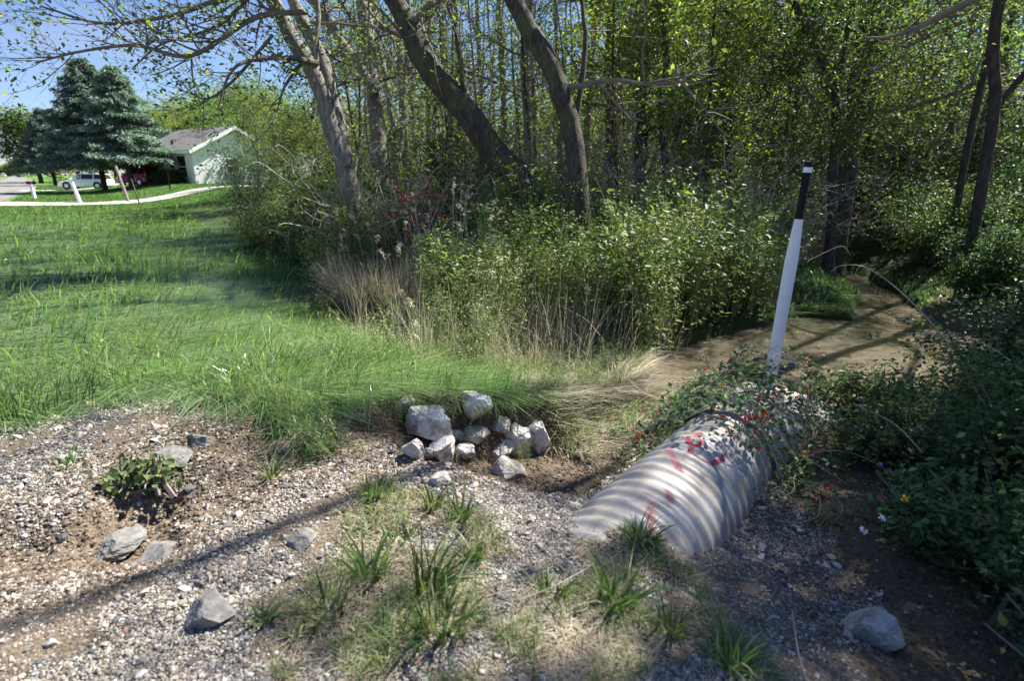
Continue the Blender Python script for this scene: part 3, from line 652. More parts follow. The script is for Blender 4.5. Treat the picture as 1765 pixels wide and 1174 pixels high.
TUFTS = [(740, 1022, 60, .24, .05, 'tallest bright green grass tuft in the bottom middle of the gravel'),
 (640, 1000, 26, .26, .05, 'long leaning grass tuft left of the tallest tuft in the gravel'),
 (560, 1060, 34, .13, .07, 'low broad bladed grass tuft spreading at the left of the long leaning tuft'),
 (760, 1090, 55, .2, .07, 'wide grass tuft at the bottom edge below the tallest tuft'),
 (690, 1110, 36, .14, .08, 'low yellowish tuft just left of the wide bottom edge tuft'),
 (820, 965, 26, .15, .03, 'small grass tuft between the tallest tuft and the gravel rim of the channel'),
 (745, 880, 30, .15, .03, 'upright grass tuft on the rim above the tan mud hollow'),
 (795, 900, 30, .17, .03, 'pale upright grass tuft right beside the mud hollow rim'),
 (650, 855, 44, .14, .06, 'bushy grass tuft at the left lip of the washed out channel'),
 (690, 930, 30, .10, .06, 'flattened grass tuft in the bright gravel below the channel lip'),
 (1105, 935, 40, .14, .04, 'grass tuft growing close below the torn near end of the pipe'),
 (1060, 1050, 44, .22, .05, 'upright grass tuft with orange tinged blades in the shaded gravel'),
 (1155, 1090, 34, .15, .04, 'dark green grass tuft in shade right of the orange tinged tuft'),
 (1265, 1150, 44, .17, .05, 'broad grass tuft at the bottom edge on the dark right slope'),
 (950, 1030, 30, .12, .04, 'thin spiky grass tuft in the middle of the grey gravel'),
 (470, 825, 30, .12, .03, 'straw coloured grass tuft standing in the wash at the left'),
 (560, 775, 50, .12, .08, 'short matted grass tuft above the left gravel wash'),
 (1000, 780, 22, .10, .04, 'short grass tuft at the foot of the dark pit bank'),
 (455, 1075, 26, .11, .03, 'small lime green tuft by the lone asphalt chunk'),
 (120, 800, 22, .10, .05, 'sparse tuft at the far left of the gravel'),
 (1410, 905, 24, .10, .05, 'low lit tuft in the dark gravel right of the pipe')]
for px, py, n, h, spd, lb in TUFTS: clump('grass_tuft', px, py, int(n*1.25), h*1.35, spd*1.2, .9, .009, 'tuft', lb, group=G_T, bias=(.12, .0))
x0 = (660, 505)
clump('dry_grass_clump', 655, 530, 2300, 1.0, .68, .6, .008, 'straw', 'large fan shaped clump of dry tan grass at the edge of the green grass', 'dry grass', heads=16, green=90)
clump('dry_grass_clump', 590, 520, 420, .42, .35, 1.6, .006, 'straw', 'low collapsed dry grass clump just left of the large tan clump', 'dry grass', bias=(-.5, -.2))
clump('dry_grass_clump', 860, 600, 260, .8, .35, .45, .006, 'straw', 'grey dry stalk clump with drooping seed heads in the middle of the weeds', 'dry grass', heads=20, green=120)
clump('dry_grass_clump', 735, 650, 90, .62, .10, .35, .006, 'straw', 'narrow dry stalk clump with green blades on top above the large blocky rock', 'dry grass', heads=3, green=70)
clump('dry_grass_clump', 905, 655, 420, .48, .22, .7, .006, 'straw', 'bleached bent over grass clump above the rounded rock', 'dry grass', green=50)
clump('dry_grass_clump', 1020, 660, 380, .34, .3, 1.6, .007, 'straw', 'flattened straw clump above the pit bank', 'dry grass', bias=(.5, .4))
clump('dry_grass_clump', 1085, 680, 380, .36, .25, 1.7, .007, 'straw', 'flattened straw clump pointing at the muddy water', 'dry grass', bias=(1.0, .5))
clump('dry_grass_clump', 970, 700, 300, .25, .3, 1.8, .006, 'straw', 'low straw clump spilling over the dark bank', 'dry grass', bias=(.3, -.3), green=60)
clump('dry_grass_clump', 1230, 480, 420, 1.0, .4, .35, .006, 'straw', 'brown dry stem clump among the weeds left of the marker post', 'dry grass', heads=14, green=60)
clump('dry_grass_clump', 770, 520, 260, 1.35, .45, .3, .006, 'straw', 'tall thin seed headed stalks behind the large tan clump', 'dry grass', heads=22, green=60)
for px, py, n_, h_, lb in ((830, 560, 130, 1.25, 'pale seed headed stalks standing in the weeds above the rounded rock'), (705, 570, 160, .8, 'dry stalks at the right side of the large tan clump'), (1005, 610, 200, .75, 'dry stems at the front of the thicket above the flattened straw'), (1130, 585, 170, .8, 'dry stems at the corner of the thicket by the muddy water'), (1090, 500, 150, 1.2, 'tall dry stems inside the thicket left of the brown clump'), (1300, 500, 160, 1.0, 'dry stems on the bank close left of the marker post')):
    clump('dry_grass_clump', px, py, n_, h_, .3, .35, .006, 'straw', lb, 'dry grass', heads=8, green=50)
clump('tall_grass_clump', 640, 640, 260, .42, .3, .6, .008, 'grass', 'dark green blade clump left of the narrow dry stalks', 'tall grass')
clump('tall_grass_clump', 540, 600, 260, .40, .3, .7, .008, 'grass', 'leaning green blade clump where the ditch meets the weeds', 'tall grass')
clump('tall_grass_clump', 460, 650, 260, .36, .35, .9, .008, 'grass', 'broad green clump above the wash in the verge', 'tall grass')
clump('tall_grass_clump', 60, 700, 320, .30, .4, .6, .007, 'leaf_dark', 'clump at the left edge of the gravel with its shade put into dark green blades', 'tall grass')  # darker leaf colour stands in for the shade on this grass
# ------------------------------------------------------------------ weeds: one proto set stamped into a ground cover mass
def weedproto(seed, h, nl, ls, fl=0):
    g = np.random.default_rng(seed); mb = MB(); pts = []; outs = []
    for k in range(3):
        d = g.normal(size=2)*.16; cur = smoothline([(0, 0, 0), (d[0]*.3, d[1]*.3, h*.5), (d[0]*1.3, d[1]*1.3, h*(.8+.25*g.random()))], 5)
        V, Fc = tube(cur, np.linspace(.004, .0018, len(cur)), 3); mb.add(V, Fc, .55+.3*g.random())
        t = g.random(nl)**.7; i = np.clip((t*(len(cur)-1)).astype(int), 0, len(cur)-2); f = t*(len(cur)-1)-i
        p = cur[i]*(1-f[:, None])+cur[i+1]*f[:, None]; a = g.random(nl)*6.283; o_ = np.stack([np.cos(a), np.sin(a), .1+0*a], 1)*(.10+.12*g.random(nl))[:, None]*(1.2-t)[:, None]
        pts.append(p+o_); outs.append(o_*6)
    V, Fc, rr = leaves(np.concatenate(pts), ls, .5, .42, out=np.concatenate(outs), rnd=g.random(3*nl)*.9)
    mb.add(V, Fc, rr)
    return mb
def stamp(protos, x, y, sc, mbo, z=None):
    z = H(x, y) if z is None else z; n = len(x); pi_ = RG.integers(0, len(protos), n)
    for k, pr in enumerate(protos):
        m_ = np.where(pi_ == k)[0]
        if not len(m_): continue
        a = RG.random(len(m_))*6.283; ca, sa = np.cos(a)[:, None], np.sin(a)[:, None]; s_ = sc[m_][:, None]; tv = RG.normal(size=len(m_))*.08
        for (V, Fc, rn_, mi) in pr.c:
            v = V[None]; X = (v[..., 0]*ca-v[..., 1]*sa)*s_+x[m_][:, None]; Y = (v[..., 0]*sa+v[..., 1]*ca)*s_+y[m_][:, None]; Z = v[..., 2]*s_+z[m_][:, None]
            nv = len(V); base = Fc-Fc.min(); VV = np.stack([X, Y, Z], -1).reshape(-1, 3)
            FF = (np.arange(len(m_))[:, None, None]*nv+base[None]).reshape(-1, Fc.shape[1])
            mbo.add(VV, FF, np.clip(rn_[None]+tv[:, None], 0, 1).ravel(), mi)
WP = [weedproto(k, .75+.1*k, [48, 84, 36, 62, 96, 44][k], [.042, .027, .062, .038, .030, .05][k]) for k in range(6)]
def flowers(mb, x, y, z, n_mi, size):
    P = np.stack([x, y, z], 1); V, Fc, rr = leaves(np.repeat(P, 5, 0)+RG.normal(size=(len(P)*5, 3))*size*.25, size, .8, .8); mb.add(V, Fc, rr, n_mi)
def build_weeds():
    x, y, r = polar(15000, 4.0, 17, -40, 48); k = weedmask(x, y) & (RG.random(len(x)) < .75)
    z = H(x, y); k &= z > SW+.05; k &= ~((x > 4.3) & (x < 8.2) & (y > 8.8) & (y < 13))
    cA = Pg(655, 530); cB = Pg(640, 640); cC = Pg(590, 540); k &= plsd(x, y, [tuple(cA[:2]), tuple(cB[:2])])[0] > .6; k &= np.hypot(x-cC[0], y-cC[1]) > .5; k &= ~inpoly(x, y, STRP)
    x, y, r = x[k], y[k], r[k]
    edge = ss(-.4, 1.1, dd(x, y)-3.25)
    sc = (.50+.70*edge)*(.6+.75*RG.random(len(x)))*(1+1.1*fbm(x, y, .8, 2))
    sc = sc*(.55+.45*ss(.8, 1.6, np.hypot(x-cA[0]-.5, y-cA[1]-.3)))
    k = RG.random(len(x)) < (.30+.55*edge)*(fbm(x+11, y, 1.4, 2) > -.22); x, y, sc = x[k], y[k], sc[k]
    mb = MB(); stamp(WP, x, y, sc, mb)
    i = RG.choice(len(x), 260, replace=False); a = RG.normal(size=(260, 2))*.12
    flowers(mb, x[i]+a[:, 0], y[i]+a[:, 1], H(x[i], y[i])+sc[i]*.85, 1, .022)
    i = RG.choice(len(x), 60, replace=False); flowers(mb, x[i], y[i], H(x[i], y[i])+sc[i]*.9, 2, .022)
    tag(mb.build('weeds', [M['weed'], M['flower_orange'], M['flower_yellow']]), kind='stuff')
    # dry blades mixed through
    x, y, r = polar(15000, 4.2, 13, -30, 45); k = weedmask(x, y) & (H(x, y) > SW+.05) & (fbm(x+3, y, 1.1, 3) > -.02); k &= ~((x > 4.3) & (x < 8.2) & (y > 8.8) & (y < 13))
    x, y, r = x[k], y[k], r[k]; n = len(x)
    V, Fc, rr = blades(np.stack([x, y, H(x, y)], 1), .45+.75*RG.random(n)**1.5, RG.normal(size=(n, 2))*.25, .003+.0004*r, rnd=RG.random(n), seg=3)
    mb = MB(); mb.add(V, Fc, rr); tag(mb.build('dead_grass', M['straw']), kind='stuff')
build_weeds()
def build_thatch():
    # flattened straw on the bank, dead thatch and thin green blades on the gravel
    x, y, r = polar(160000, 2.6, 9, -20, 30); k = inpoly(x+fbm(x, y, 3, 2)*.3, y, STRP) & (H(x, y) > SW+.02); x, y = x[k][:9000], y[k][:9000]; n = len(x)
    d0 = .5+3*fbm(x, y, 1.5, 2)+RG.normal(size=n)*.7; h = .08+.16*RG.random(n); ln = .12+.32*RG.random(n)
    V, Fc, rr = blades(np.stack([x, y, H(x, y)], 1), h, np.stack([np.cos(d0), np.sin(d0)], 1)*ln[:, None], .006+.004*RG.random(n), rnd=RG.random(n), seg=3)
    mb = MB(); mb.add(V, Fc, rr); m_ = RG.random(n) < .12
    V, Fc, rr = blades(np.stack([x, y, H(x, y)], 1)[m_], h[m_]*1.2, RG.normal(size=(m_.sum(), 2))*.1, .008, seg=3); mb.add(V, Fc, rr, 1)
    tag(mb.build('dead_grass', [M['straw'], M['grass']]), kind='stuff')
    mb = MB(); k = RG.random(n) < .05; x, y = x[k], y[k]; stamp(WP, x, y, .12+.22*RG.random(len(x)), mb)
    # weeds and rosettes scattered through the verge and along the gravel edge
    x, y, r = polar(9000, 2.6, 14, -60, 20); k = ~weedmask(x, y) & ~gravelmask(x, y) & (dd(x, y) > -1.4) & (plsd(x, y, CH)[0] > .35) & (RG.random(len(x)) < .12+.5*(fbm(x, y, 1.6, 3) > .12)); x, y = x[k], y[k]
    stamp(WP, x, y, .10+.22*RG.random(len(x)), mb)
    for (px, py, n_, sp_, sc_) in ((640, 640, 60, .5, .4), (740, 620, 60, .5, .5), (820, 640, 40, .35, .35), (830, 750, 8, .08, .14), (900, 800, 6, .06, .14), (960, 780, 10, .12, .14), (1030, 760, 12, .15, .14)):
        P = Pg(px, py); stamp(WP, P[0]+RG.normal(size=n_)*sp_*.6, P[1]+RG.normal(size=n_)*sp_*.6, sc_*(.5+.8*RG.random(n_)), mb)
    tag(mb.build('weeds', [M['weed']]), kind='stuff')
    x, y, r = polar(220000, .9, 6.5, -60, 60); k = matmask(x, y) & (plsd(x, y, CH)[0] > .2); x, y, r = x[k][:10000], y[k][:10000], r[k][:10000]; n = len(x)
    P = np.stack([x, y, H(x, y)+.002], 1); d0 = RG.random(n)*6.28; ln = .03+.09*RG.random(n)
    V, Fc, rr = blades(P, .012+.03*RG.random(n), np.stack([np.cos(d0), np.sin(d0)], 1)*ln[:, None], .002+.0012*r, rnd=RG.random(n)*.65, seg=2)
    mb = MB(); mb.add(V, Fc, rr); m_ = (RG.random(n) < .55) & (fbm(x, y, 5, 2) > -.03)
    V, Fc, rr = blades(P[m_], .03+.07*RG.random(m_.sum()), RG.normal(size=(m_.sum(), 2))*.06, (.0022+.0008*r)[m_], seg=3); mb.add(V, Fc, rr, 1)
    tag(mb.build('dead_grass', [M['straw'], M['tuft']]), kind='stuff')
    # roots and thatch hanging over the cut banks
    n = 9000; x, y, r = polar(200000, 2.4, 6, -30, 40); dc = np.minimum(plsd(x, y, CH)[0], plsd(x, y, PIT2)[0]); e = .02; gx = (H(x+e, y)-H(x-e, y))/(2*e); gy = (H(x, y+e)-H(x, y-e))/(2*e); sl = np.hypot(gx, gy)
    k = (dc < .75) & (sl > .8) & ((y > 3.1)); x, y, gx, gy, sl = [q[k][:n] for q in (x, y, gx, gy, sl)]; n = len(x); ln = .04+.10*RG.random(n)
    V, Fc, rr = blades(np.stack([x, y, H(x, y)+.01], 1), .02+.03*RG.random(n), np.stack([-gx/sl, -gy/sl], 1)*ln[:, None]*.6+RG.normal(size=(n, 2))*.03, .005, rnd=RG.random(n), seg=3, droop=2.2)
    mb = MB(); mb.add(V, Fc, rr*.8, 0); tag(mb.build('roots', [M['roots']]), kind='stuff')
    # crumbled soil in the washed out hollows
    n = 200000; x, y, r = polar(n, 1.2, 6, -60, 50); dc = np.minimum(np.minimum(plsd(x, y, CH)[0], plsd(x, y, PIT2)[0]), np.minimum(plsd(x, y, RILL)[0], plsd(x, y, RILL2)[0])+.25)
    k = (dc < .7) | (matmask(x, y) & (RG.random(n) < .5)) | ((x > 1.3) & (aa(x, y) < 2.4) & (H(x, y) > SW) & (RG.random(n) < .3)); x, y, r = x[k][:34000], y[k][:34000], r[k][:34000]; n = len(x)
    sz = (.002+.0013*r)*(.5+.9*RG.random(n)**2.5*2); V = IV[None]*(1+.2*RG.normal(size=(n, 12, 1)))*sz[:, None, None]*[1, 1, .7]+np.stack([x, y, H(x, y)+sz*.2], 1)[:, None]
    mb = MB(); mb.add(V.reshape(-1, 3), (np.arange(n)[:, None, None]*12+IF[None]).reshape(-1, 3), np.repeat(RG.random(n), 12)); tag(mb.build('soil_crumbs', [M['soil']]), kind='stuff')
build_thatch()
# ------------------------------------------------------------------ trees
def grow(wood, lp, p, d, L_, r, lev, maxlev, g, droop=0., leafy=.5, sides=5, nch=5):
    n = 6 if lev < maxlev else 4; P = [np.array(p, float)]; d = nrm(d)
    for k in range(n):
        d = nrm(d+g.normal(size=3)*.13+np.array([0, 0, .06-droop])); P.append(P[-1]+d*L_/n)
    P = np.array(P); R_ = np.linspace(r, r*.35, n+1)
    V, Fc = tube(P, R_, max(3, sides-lev)); wood.add(V, Fc)
    if lev >= maxlev:
        for k in range(1, n+1): lp.append((P[k], d))
        return
    for k in range(nch):
        t = .25+.75*g.random(); i = min(n-1, int(t*n)); q = P[i]*(1-(t*n-i))+P[i+1]*(t*n-i)
        dd_ = nrm(nrm(P[i+1]-P[i])*.7+g.normal(size=3)*.62)
        grow(wood, lp, q, dd_, L_*(.45+.25*g.random()), r*.45, lev+1, maxlev, g, droop, leafy, sides, max(3, nch-1))
def leafcloud(mb, lp, per, size, spread, mi, g, up=.4, asp=.55):
    if not lp: return
    P = np.array([q[0] for q in lp]); P = np.repeat(P, per, 0)+RG.normal(size=(len(lp)*per, 3))*spread
    V, Fc, rr = leaves(P, size, up, asp); mb.add(V, Fc, rr, mi)
def tree(name, lines, r0, bark, label, cat='tree', limbs=14, llen=1.6, per=5, lsize=.075, leaf='leaf_wood', seed=1, group=None, zlo=1.6, ext=5., twigmat='twig', maxlev=2, sides=12, extra=None, nch=5):
    """lines: polylines of 3D points (first starts at the ground), with radii"""
    g = np.random.default_rng(seed); base = np.array(lines[0][0][0]); base[2] = Hs(base[0], base[1])-.05
    root = empty(name, base, label, cat, group); tk = MB(); cr = MB(); lp = []
    for li, (P, ra, rb) in enumerate(lines):
        P = np.array(P, float)
        if li == 0: P[0][2] = base[2]
        d = nrm(P[-1]-P[-2])
        if ext and P[-1][2] > 3: P = np.concatenate([P, [P[-1]+(d+[0, 0, .25])*ext*.5, P[-1]+(d*.8+[0, 0, .6])*ext]]); rb2 = rb*.45
        else: rb2 = rb
        Q = smoothline(P, 7); R_ = np.interp(np.linspace(0, 1, len(Q)), [0, .6, 1], [ra, rb, rb2])
        if li == 0: R_[:3] = R_[:3]*[1.5, 1.2, 1.05]
        Q[2:] += fbm(Q[2:, 2]+seed, Q[2:, 0]+li, 1.5, 2)[:, None]*.12
        V, Fc = tube(Q, R_, sides, .10); tk.add(V, Fc)
        for k in range(limbs):
            t = g.random(); i = int(t*(len(Q)-2))
            if Q[i][2] < zlo: continue
            dr = nrm(g.normal(size=3)*[1, 1, .4]+[0, 0, .35])
            grow(cr, lp, Q[i], dr, llen*(.6+.8*g.random()), R_[i]*.33, 0, maxlev, g, 0.02, nch=nch)
    for (P, ra, nl_, ll) in (extra or []):
        Q = smoothline(P, 7); R_ = np.linspace(ra, ra*.25, len(Q)); V, Fc = tube(Q, R_, 7, .08); cr.add(V, Fc)
        for k in range(nl_):
            i = g.integers(2, len(Q)-1); grow(cr, lp, Q[i], nrm(nrm(Q[i]-Q[i-1])*.8+g.normal(size=3)*.55), ll*(.5+.8*g.random()), R_[i]*.5, 1, 2, g, 0.0, nch=4)
    if not cr.c: cr.add(*tube(np.array([base+[0, 0, 3], base+[.1, 0, 3.4]]), .01, 3))
    leafcloud(cr, lp, per, lsize, .09+.5*lsize, 1, g)
    tk.build('trunk', M[bark], root, True, loc=base)
    cr.build('crown', [M[twigmat], M[leaf]], root, False, loc=base); return root
def ln(pts, D, ra, rb): return (([Pd(x, y, D if not isinstance(D, (list, tuple)) else D[i]) for i, (x, y) in enumerate(pts)]), ra, rb)
def rw(px, D): return px/2/F*D
# the landmark trees
tree('leaning_tree', [ln([(622, 440), (601, 317), (567, 204), (529, 112), (468, 0)], [10.5, 10.4, 10.2, 10, 9.8], rw(34, 10.4), rw(25, 10)), ln([(597, 290), (584, 221), (563, 136), (525, 40), (505, 0)], 10.3, rw(24, 10.3), rw(22, 10.3)), ln([(562, 190), (548, 100), (545, 0)], 10.2, rw(10, 10), rw(8, 10))], rw(30, 10), 'bark_grey',
     'pale grey twin stemmed leaning tree with bare limbs arching over the lawn', limbs=5, per=2, seed=3, zlo=2.2,
     extra=[([Pd(548, 108, 10), Pd(500, 100, 9.6), Pd(430, 104, 9.2), Pd(395, 128, 9), Pd(375, 190, 9)], .05, 5, .8),
            ([Pd(520, 108, 10), Pd(490, 150, 9.8), Pd(470, 210, 9.6), Pd(425, 262, 9.4)], .03, 3, .5),
            ([Pd(530, 20, 9.8), Pd(440, 30, 9.4), Pd(330, 95, 9), Pd(235, 78, 8.8), Pd(140, 88, 8.6), Pd(60, 108, 8.5)], .05, 26, 1.0),
            ([Pd(500, -40, 9.8), Pd(400, -10, 9.2), Pd(300, 25, 9), Pd(180, 40, 8.8), Pd(70, 10, 8.6)], .05, 22, 1.0),
            ([Pd(470, 60, 9.6), Pd(400, 140, 9.4), Pd(350, 170, 9.2), Pd(300, 130, 9)], .03, 12, .8),
            ([Pd(480, -60, 9.6), Pd(380, 40, 9.4), Pd(280, 75, 9.2), Pd(230, 115, 9)], .035, 16, .9)])
tree('tree', [ln([(668, 460), (652, 235), (640, 130), (632, 70), (622, 0)], 12.5, rw(26, 12.5), rw(24, 12.5)), ln([(646, 165), (610, 100), (575, 50), (535, 0)], 12.3, rw(18, 12.3), rw(15, 12.3))], 0, 'bark_grey',
     'straight grey trunk with a forked dark limb behind the red berried shrub', limbs=8, per=3, seed=5, zlo=2.5)
tree('leaning_tree', [ln([(935, 470), (903, 322), (852, 262), (800, 190), (740, 110), (700, 35), (678, 0)], 10, rw(50, 10), rw(40, 10)), ln([(800, 165), (795, 100), (782, 40), (770, 0)], 9.9, rw(9, 10), rw(6, 10))], 0, 'bark_moss',
     'thick dark mossy trunk leaning steeply to the left in the middle', limbs=3, per=2, seed=7, zlo=2.8)
tree('leaning_tree', [ln([(1010, 490), (1000, 368), (988, 250), (972, 180), (930, 80), (888, 0)], 8.6, rw(34, 8.6), rw(34, 8.6)), ln([(992, 215), (1003, 140), (1010, 60), (1005, 0)], 8.7, rw(9, 10), rw(6, 10))], 0, 'bark_moss',
     'dark curving trunk leaning left, next right of the thick mossy one', limbs=3, per=2, seed=9, zlo=2.8)
tree('tree', [ln([(1440, 440), (1455, 330), (1473, 210), (1490, 90), (1506, 0)], 12, rw(34, 12), rw(32, 12)), ln([(1482, 170), (1510, 80), (1540, 0)], 12, rw(14, 12), rw(12, 12))], 0, 'bark_moss',
     'broad grey brown trunk leaning right behind the marker post', limbs=10, per=8, seed=11, zlo=2.0, llen=2.2)
tree('tree', [ln([(1436, 420), (1437, 290), (1442, 165), (1405, 80), (1368, 0)], 11, rw(17, 11), rw(12, 11)), ln([(1441, 170), (1455, 90), (1470, 0)], 11, rw(10, 11), rw(8, 11))], 0, 'bark_dark',
     'slim dark forked trunk just left of the broad trunk behind the marker post', limbs=12, per=10, seed=13, zlo=2.0)
tree('tree', [([np.array([7.5, 9.3, 0]), np.array([7.45, 9.35, 1.6]), np.array([7.3, 9.25, 2.6]), np.array([7.0, 9.2, 3.8]), np.array([7.1, 9.2, 6]), np.array([7.4, 9.3, 9.]), np.array([7.4, 9.25, 13])], .085, .07), ([np.array([7.3, 9.3, 2.5]), np.array([8.0, 9.3, 3.6]), np.array([8.4, 9.3, 5.2])], .05, .04)], 0, 'bark_dark',
     'dark crooked trunk in deep shade toward the right edge', limbs=13, per=6, seed=15, zlo=4.0, leaf='leaf_wood', llen=1.5)
tree('tree', [ln([(1158, 450), (1150, 310), (1140, 200), (1150, 100), (1138, 0)], 12, rw(15, 12), rw(11, 12))], 0, 'bark_dark', 'thin dark trunk hung with yellow green leaves in the centre right', limbs=30, per=13, lsize=.085, leaf='leaf_yellow', seed=17, zlo=2.0, llen=1.5, ext=3)
tree('tree', [ln([(1062, 440), (1054, 260), (1050, 130), (1056, 0)], 15, rw(20, 15), rw(17, 15))], 0, 'bark_dark', 'straight grey trunk just right of the second dark leaning tree', limbs=18, per=9, leaf='leaf_yellow', seed=19, zlo=2.6, llen=1.8)
tree('tree', [ln([(1105, 440), (1105, 250), (1107, 100), (1104, 0)], 14, rw(24, 14), rw(20, 14))], 0, 'bark_dark', 'straight near black trunk behind the yellow leaved tree', limbs=18, per=9, leaf='leaf_yellow', seed=21, zlo=2.6, llen=1.8)
tree('tree', [ln([(1262, 430), (1255, 240), (1250, 120), (1256, 0)], 13, rw(16, 13), rw(13, 13))], 0, 'bark_moss', 'straight mossy trunk midway between the yellow leaved tree and the marker post', limbs=14, per=8, seed=23, zlo=2.6, llen=1.6)
tree('tree', [ln([(915, 440), (912, 240), (905, 110), (912, 0)], 14, rw(16, 14), rw(14, 14))], 0, 'bark_grey', 'upright grey trunk seen between the two dark leaning trees', limbs=8, per=3, seed=25, zlo=2.6, llen=1.6)
tree('tree', [ln([(700, 440), (672, 190), (655, 90), (640, -10)], 15, rw(11, 15), rw(9, 15)), ln([(690, 260), (700, 120), (705, 0)], 15, rw(9, 15), rw(7, 15))], 0, 'bark_grey', 'thin grey forked trunk right of the straight grey trunk', limbs=7, per=3, seed=27, zlo=2.6, llen=1.6)
# tree standing outside the picture on the right: one limb hangs into the top right corner, its crown shades the bank
tree('overhanging_tree', [([np.array([4.6, 2.0, 0]), np.array([4.5, 2.1, 2.0]), np.array([4.6, 2.0, 4.0])], .13, .11)], 0, 'bark_dark', 'tree at the right edge whose dark bare limb hangs across the top right corner', lsize=.035, limbs=3, per=1, seed=31, zlo=3.4, llen=1.5, ext=3,
     extra=[([np.array([4.5, 2.1, 3.6]), Pd(1676, 0, 3.9), Pd(1607, 35, 4.1), Pd(1542, 61, 4.2), Pd(1485, 65, 4.3)], .032, 2, .4)])
tree('tree', [([np.array([7.3, 6.75, 0]), np.array([7.2, 6.8, 3.0]), np.array([7.3, 6.7, 6.0]), np.array([7.2, 6.8, 9.0])], .14, .10)], 0, 'bark_dark', 'unseen tree added just beyond the right edge to shade the bank', limbs=24, per=10, seed=33, zlo=3.6, llen=1.7, ext=2)  # unseen tree, added so its crown darkens the lower right foreground
tree('tree', [([np.array([8.6, 11.2, -.3]), np.array([8.5, 11.2, 3.0]), np.array([8.7, 11.2, 7.0]), np.array([8.6, 11.2, 13.0])], .065, .06)], 0, 'bark_dark', 'slim dark trunk close behind the crooked trunk in deep shade', limbs=9, per=4, seed=35, zlo=7.5, llen=1.5, ext=2)
tree('tree', [([np.array([8.6, 7.0, 0]), np.array([8.5, 7.1, 3.0]), np.array([8.6, 7.0, 6.0]), np.array([8.5, 7.0, 8.0])], .12, .09)], 0, 'bark_dark', 'off-frame leafy tree added past the right edge to deepen the shade on the plants', limbs=34, per=14, seed=37, zlo=2.6, llen=1.8, ext=2)  # added outside the frame, dense crown deepens shade on the right bank
tree('tree', [([np.array([9.6, 6.2, 0]), np.array([9.5, 6.2, 3.0]), np.array([9.6, 6.1, 6.0]), np.array([9.5, 6.2, 8.0])], .12, .09)], 0, 'bark_dark', 'second off-frame leafy tree added past the right edge for shade, nearest the road', limbs=34, per=14, seed=39, zlo=2.6, llen=1.9, ext=2)  # another unseen tree put in for more shade at the right
# prototype trees of the wood
def prototree(name, seed, h, r, limbs, per, ls, leaf, bark, zlo, llen, label, group, lean=.05):
    g = np.random.default_rng(seed); d = g.normal(size=2)*lean
    P = [np.array([0, 0, 0.])]+[np.array([d[0]*z+g.normal()*.12, d[1]*z+g.normal()*.12, z]) for z in (h*.3, h*.6, h)]
    hide = MB(); root = empty(name, (0, 0, 0), label, 'tree', group); tk = MB(); cr = MB(); lp = []
    Q = smoothline(P, 7); R_ = np.linspace(r, r*.3, len(Q)); tk.add(*tube(Q, R_, 8, .08))
    for k in range(limbs):
        t = (zlo/h)+(1-zlo/h)*g.random(); i = min(int(t*(len(Q)-1)), len(Q)-2)
        grow(cr, lp, Q[i], nrm(g.normal(size=3)*[1, 1, .3]+[0, 0, .4]), llen*(.6+.8*g.random())*(1.15-.5*t), R_[i]*.4, 0, 2, g, .01, nch=4)
    leafcloud(cr, lp, per, ls, .14, 1, g); tk.build('trunk', M[bark], root, True); cr.build('crown', [M['twig'], M[leaf]], root); return root
GW = 'slender trees deep in the wood'
PT = []
for k, (h, r, lb, per, lf, bk, zlo) in enumerate([(9, .09, 24, 2, 'leaf_wood', 'bark_grey', 2.6), (11, .12, 24, 2, 'leaf_wood', 'bark_dark', 3.0), (8, .07, 26, 4, 'leaf_yellow', 'bark_dark', 1.6), (10, .10, 30, 3, 'leaf_wood', 'bark_grey', 1.8), (12, .12, 14, 1, 'leaf_wood', 'bark_grey', 4.5)]):
    PT.append(prototree('wood_tree', 100+k, h, r, lb, per, .115, lf, bk, zlo, 2.0, 'slender tree standing among many others in the depth of the wood', GW))
used = [False]*len(PT)
def place(protos, k, P, rz, sc):
    P = np.array([P[0], P[1], Hs(P[0], P[1])-.05])
    if not protos[k].get('_u'):
        o = protos[k]; o.location = tuple(P); o.rotation_euler = (0, 0, rz); o.scale = (sc,)*3; o['_u'] = 1; return o
    o = copy_tree(protos[k], P, rz, sc); return o
rr_ = random.Random(5)
def onw(px, D): P = Pd(px, 300, D); return P
for i in range(80):
    px = 600+(1900-600)*((i+rr_.random())/88); D = rr_.uniform(15 if px > 1250 else 18, 24) if i % 3 == 0 else rr_.uniform(22, 46)
    right = px > 1150; k = rr_.choice([0, 1, 2, 3, 3, 1] if right else [0, 4, 2, 4, 4, 2, 2]) if px > 1010 else rr_.choice([4, 4, 4, 4, 0])
    place(PT, k, onw(px, D), rr_.random()*6.28, rr_.uniform(.85, 1.25))
GB = 'slender bare saplings between the trunks'
BS = [prototree('bare_sapling', 170+k, h, r, 22, 1, .06, 'leaf_yellow', bk, 1.2, 1.3, 'slender nearly bare sapling with fine upright twigs between the trunks', GB, .09) for k, (h, r, bk) in enumerate([(6.5, .035, 'bark_grey'), (8, .05, 'bark_dark'), (7, .04, 'bark_grey')])]
for i in range(60): place(BS, i % 3, onw(600+1000*((i*.618034) % 1), 12.5+13*(i/60)), rr_.random()*6.28, rr_.uniform(.8, 1.2))
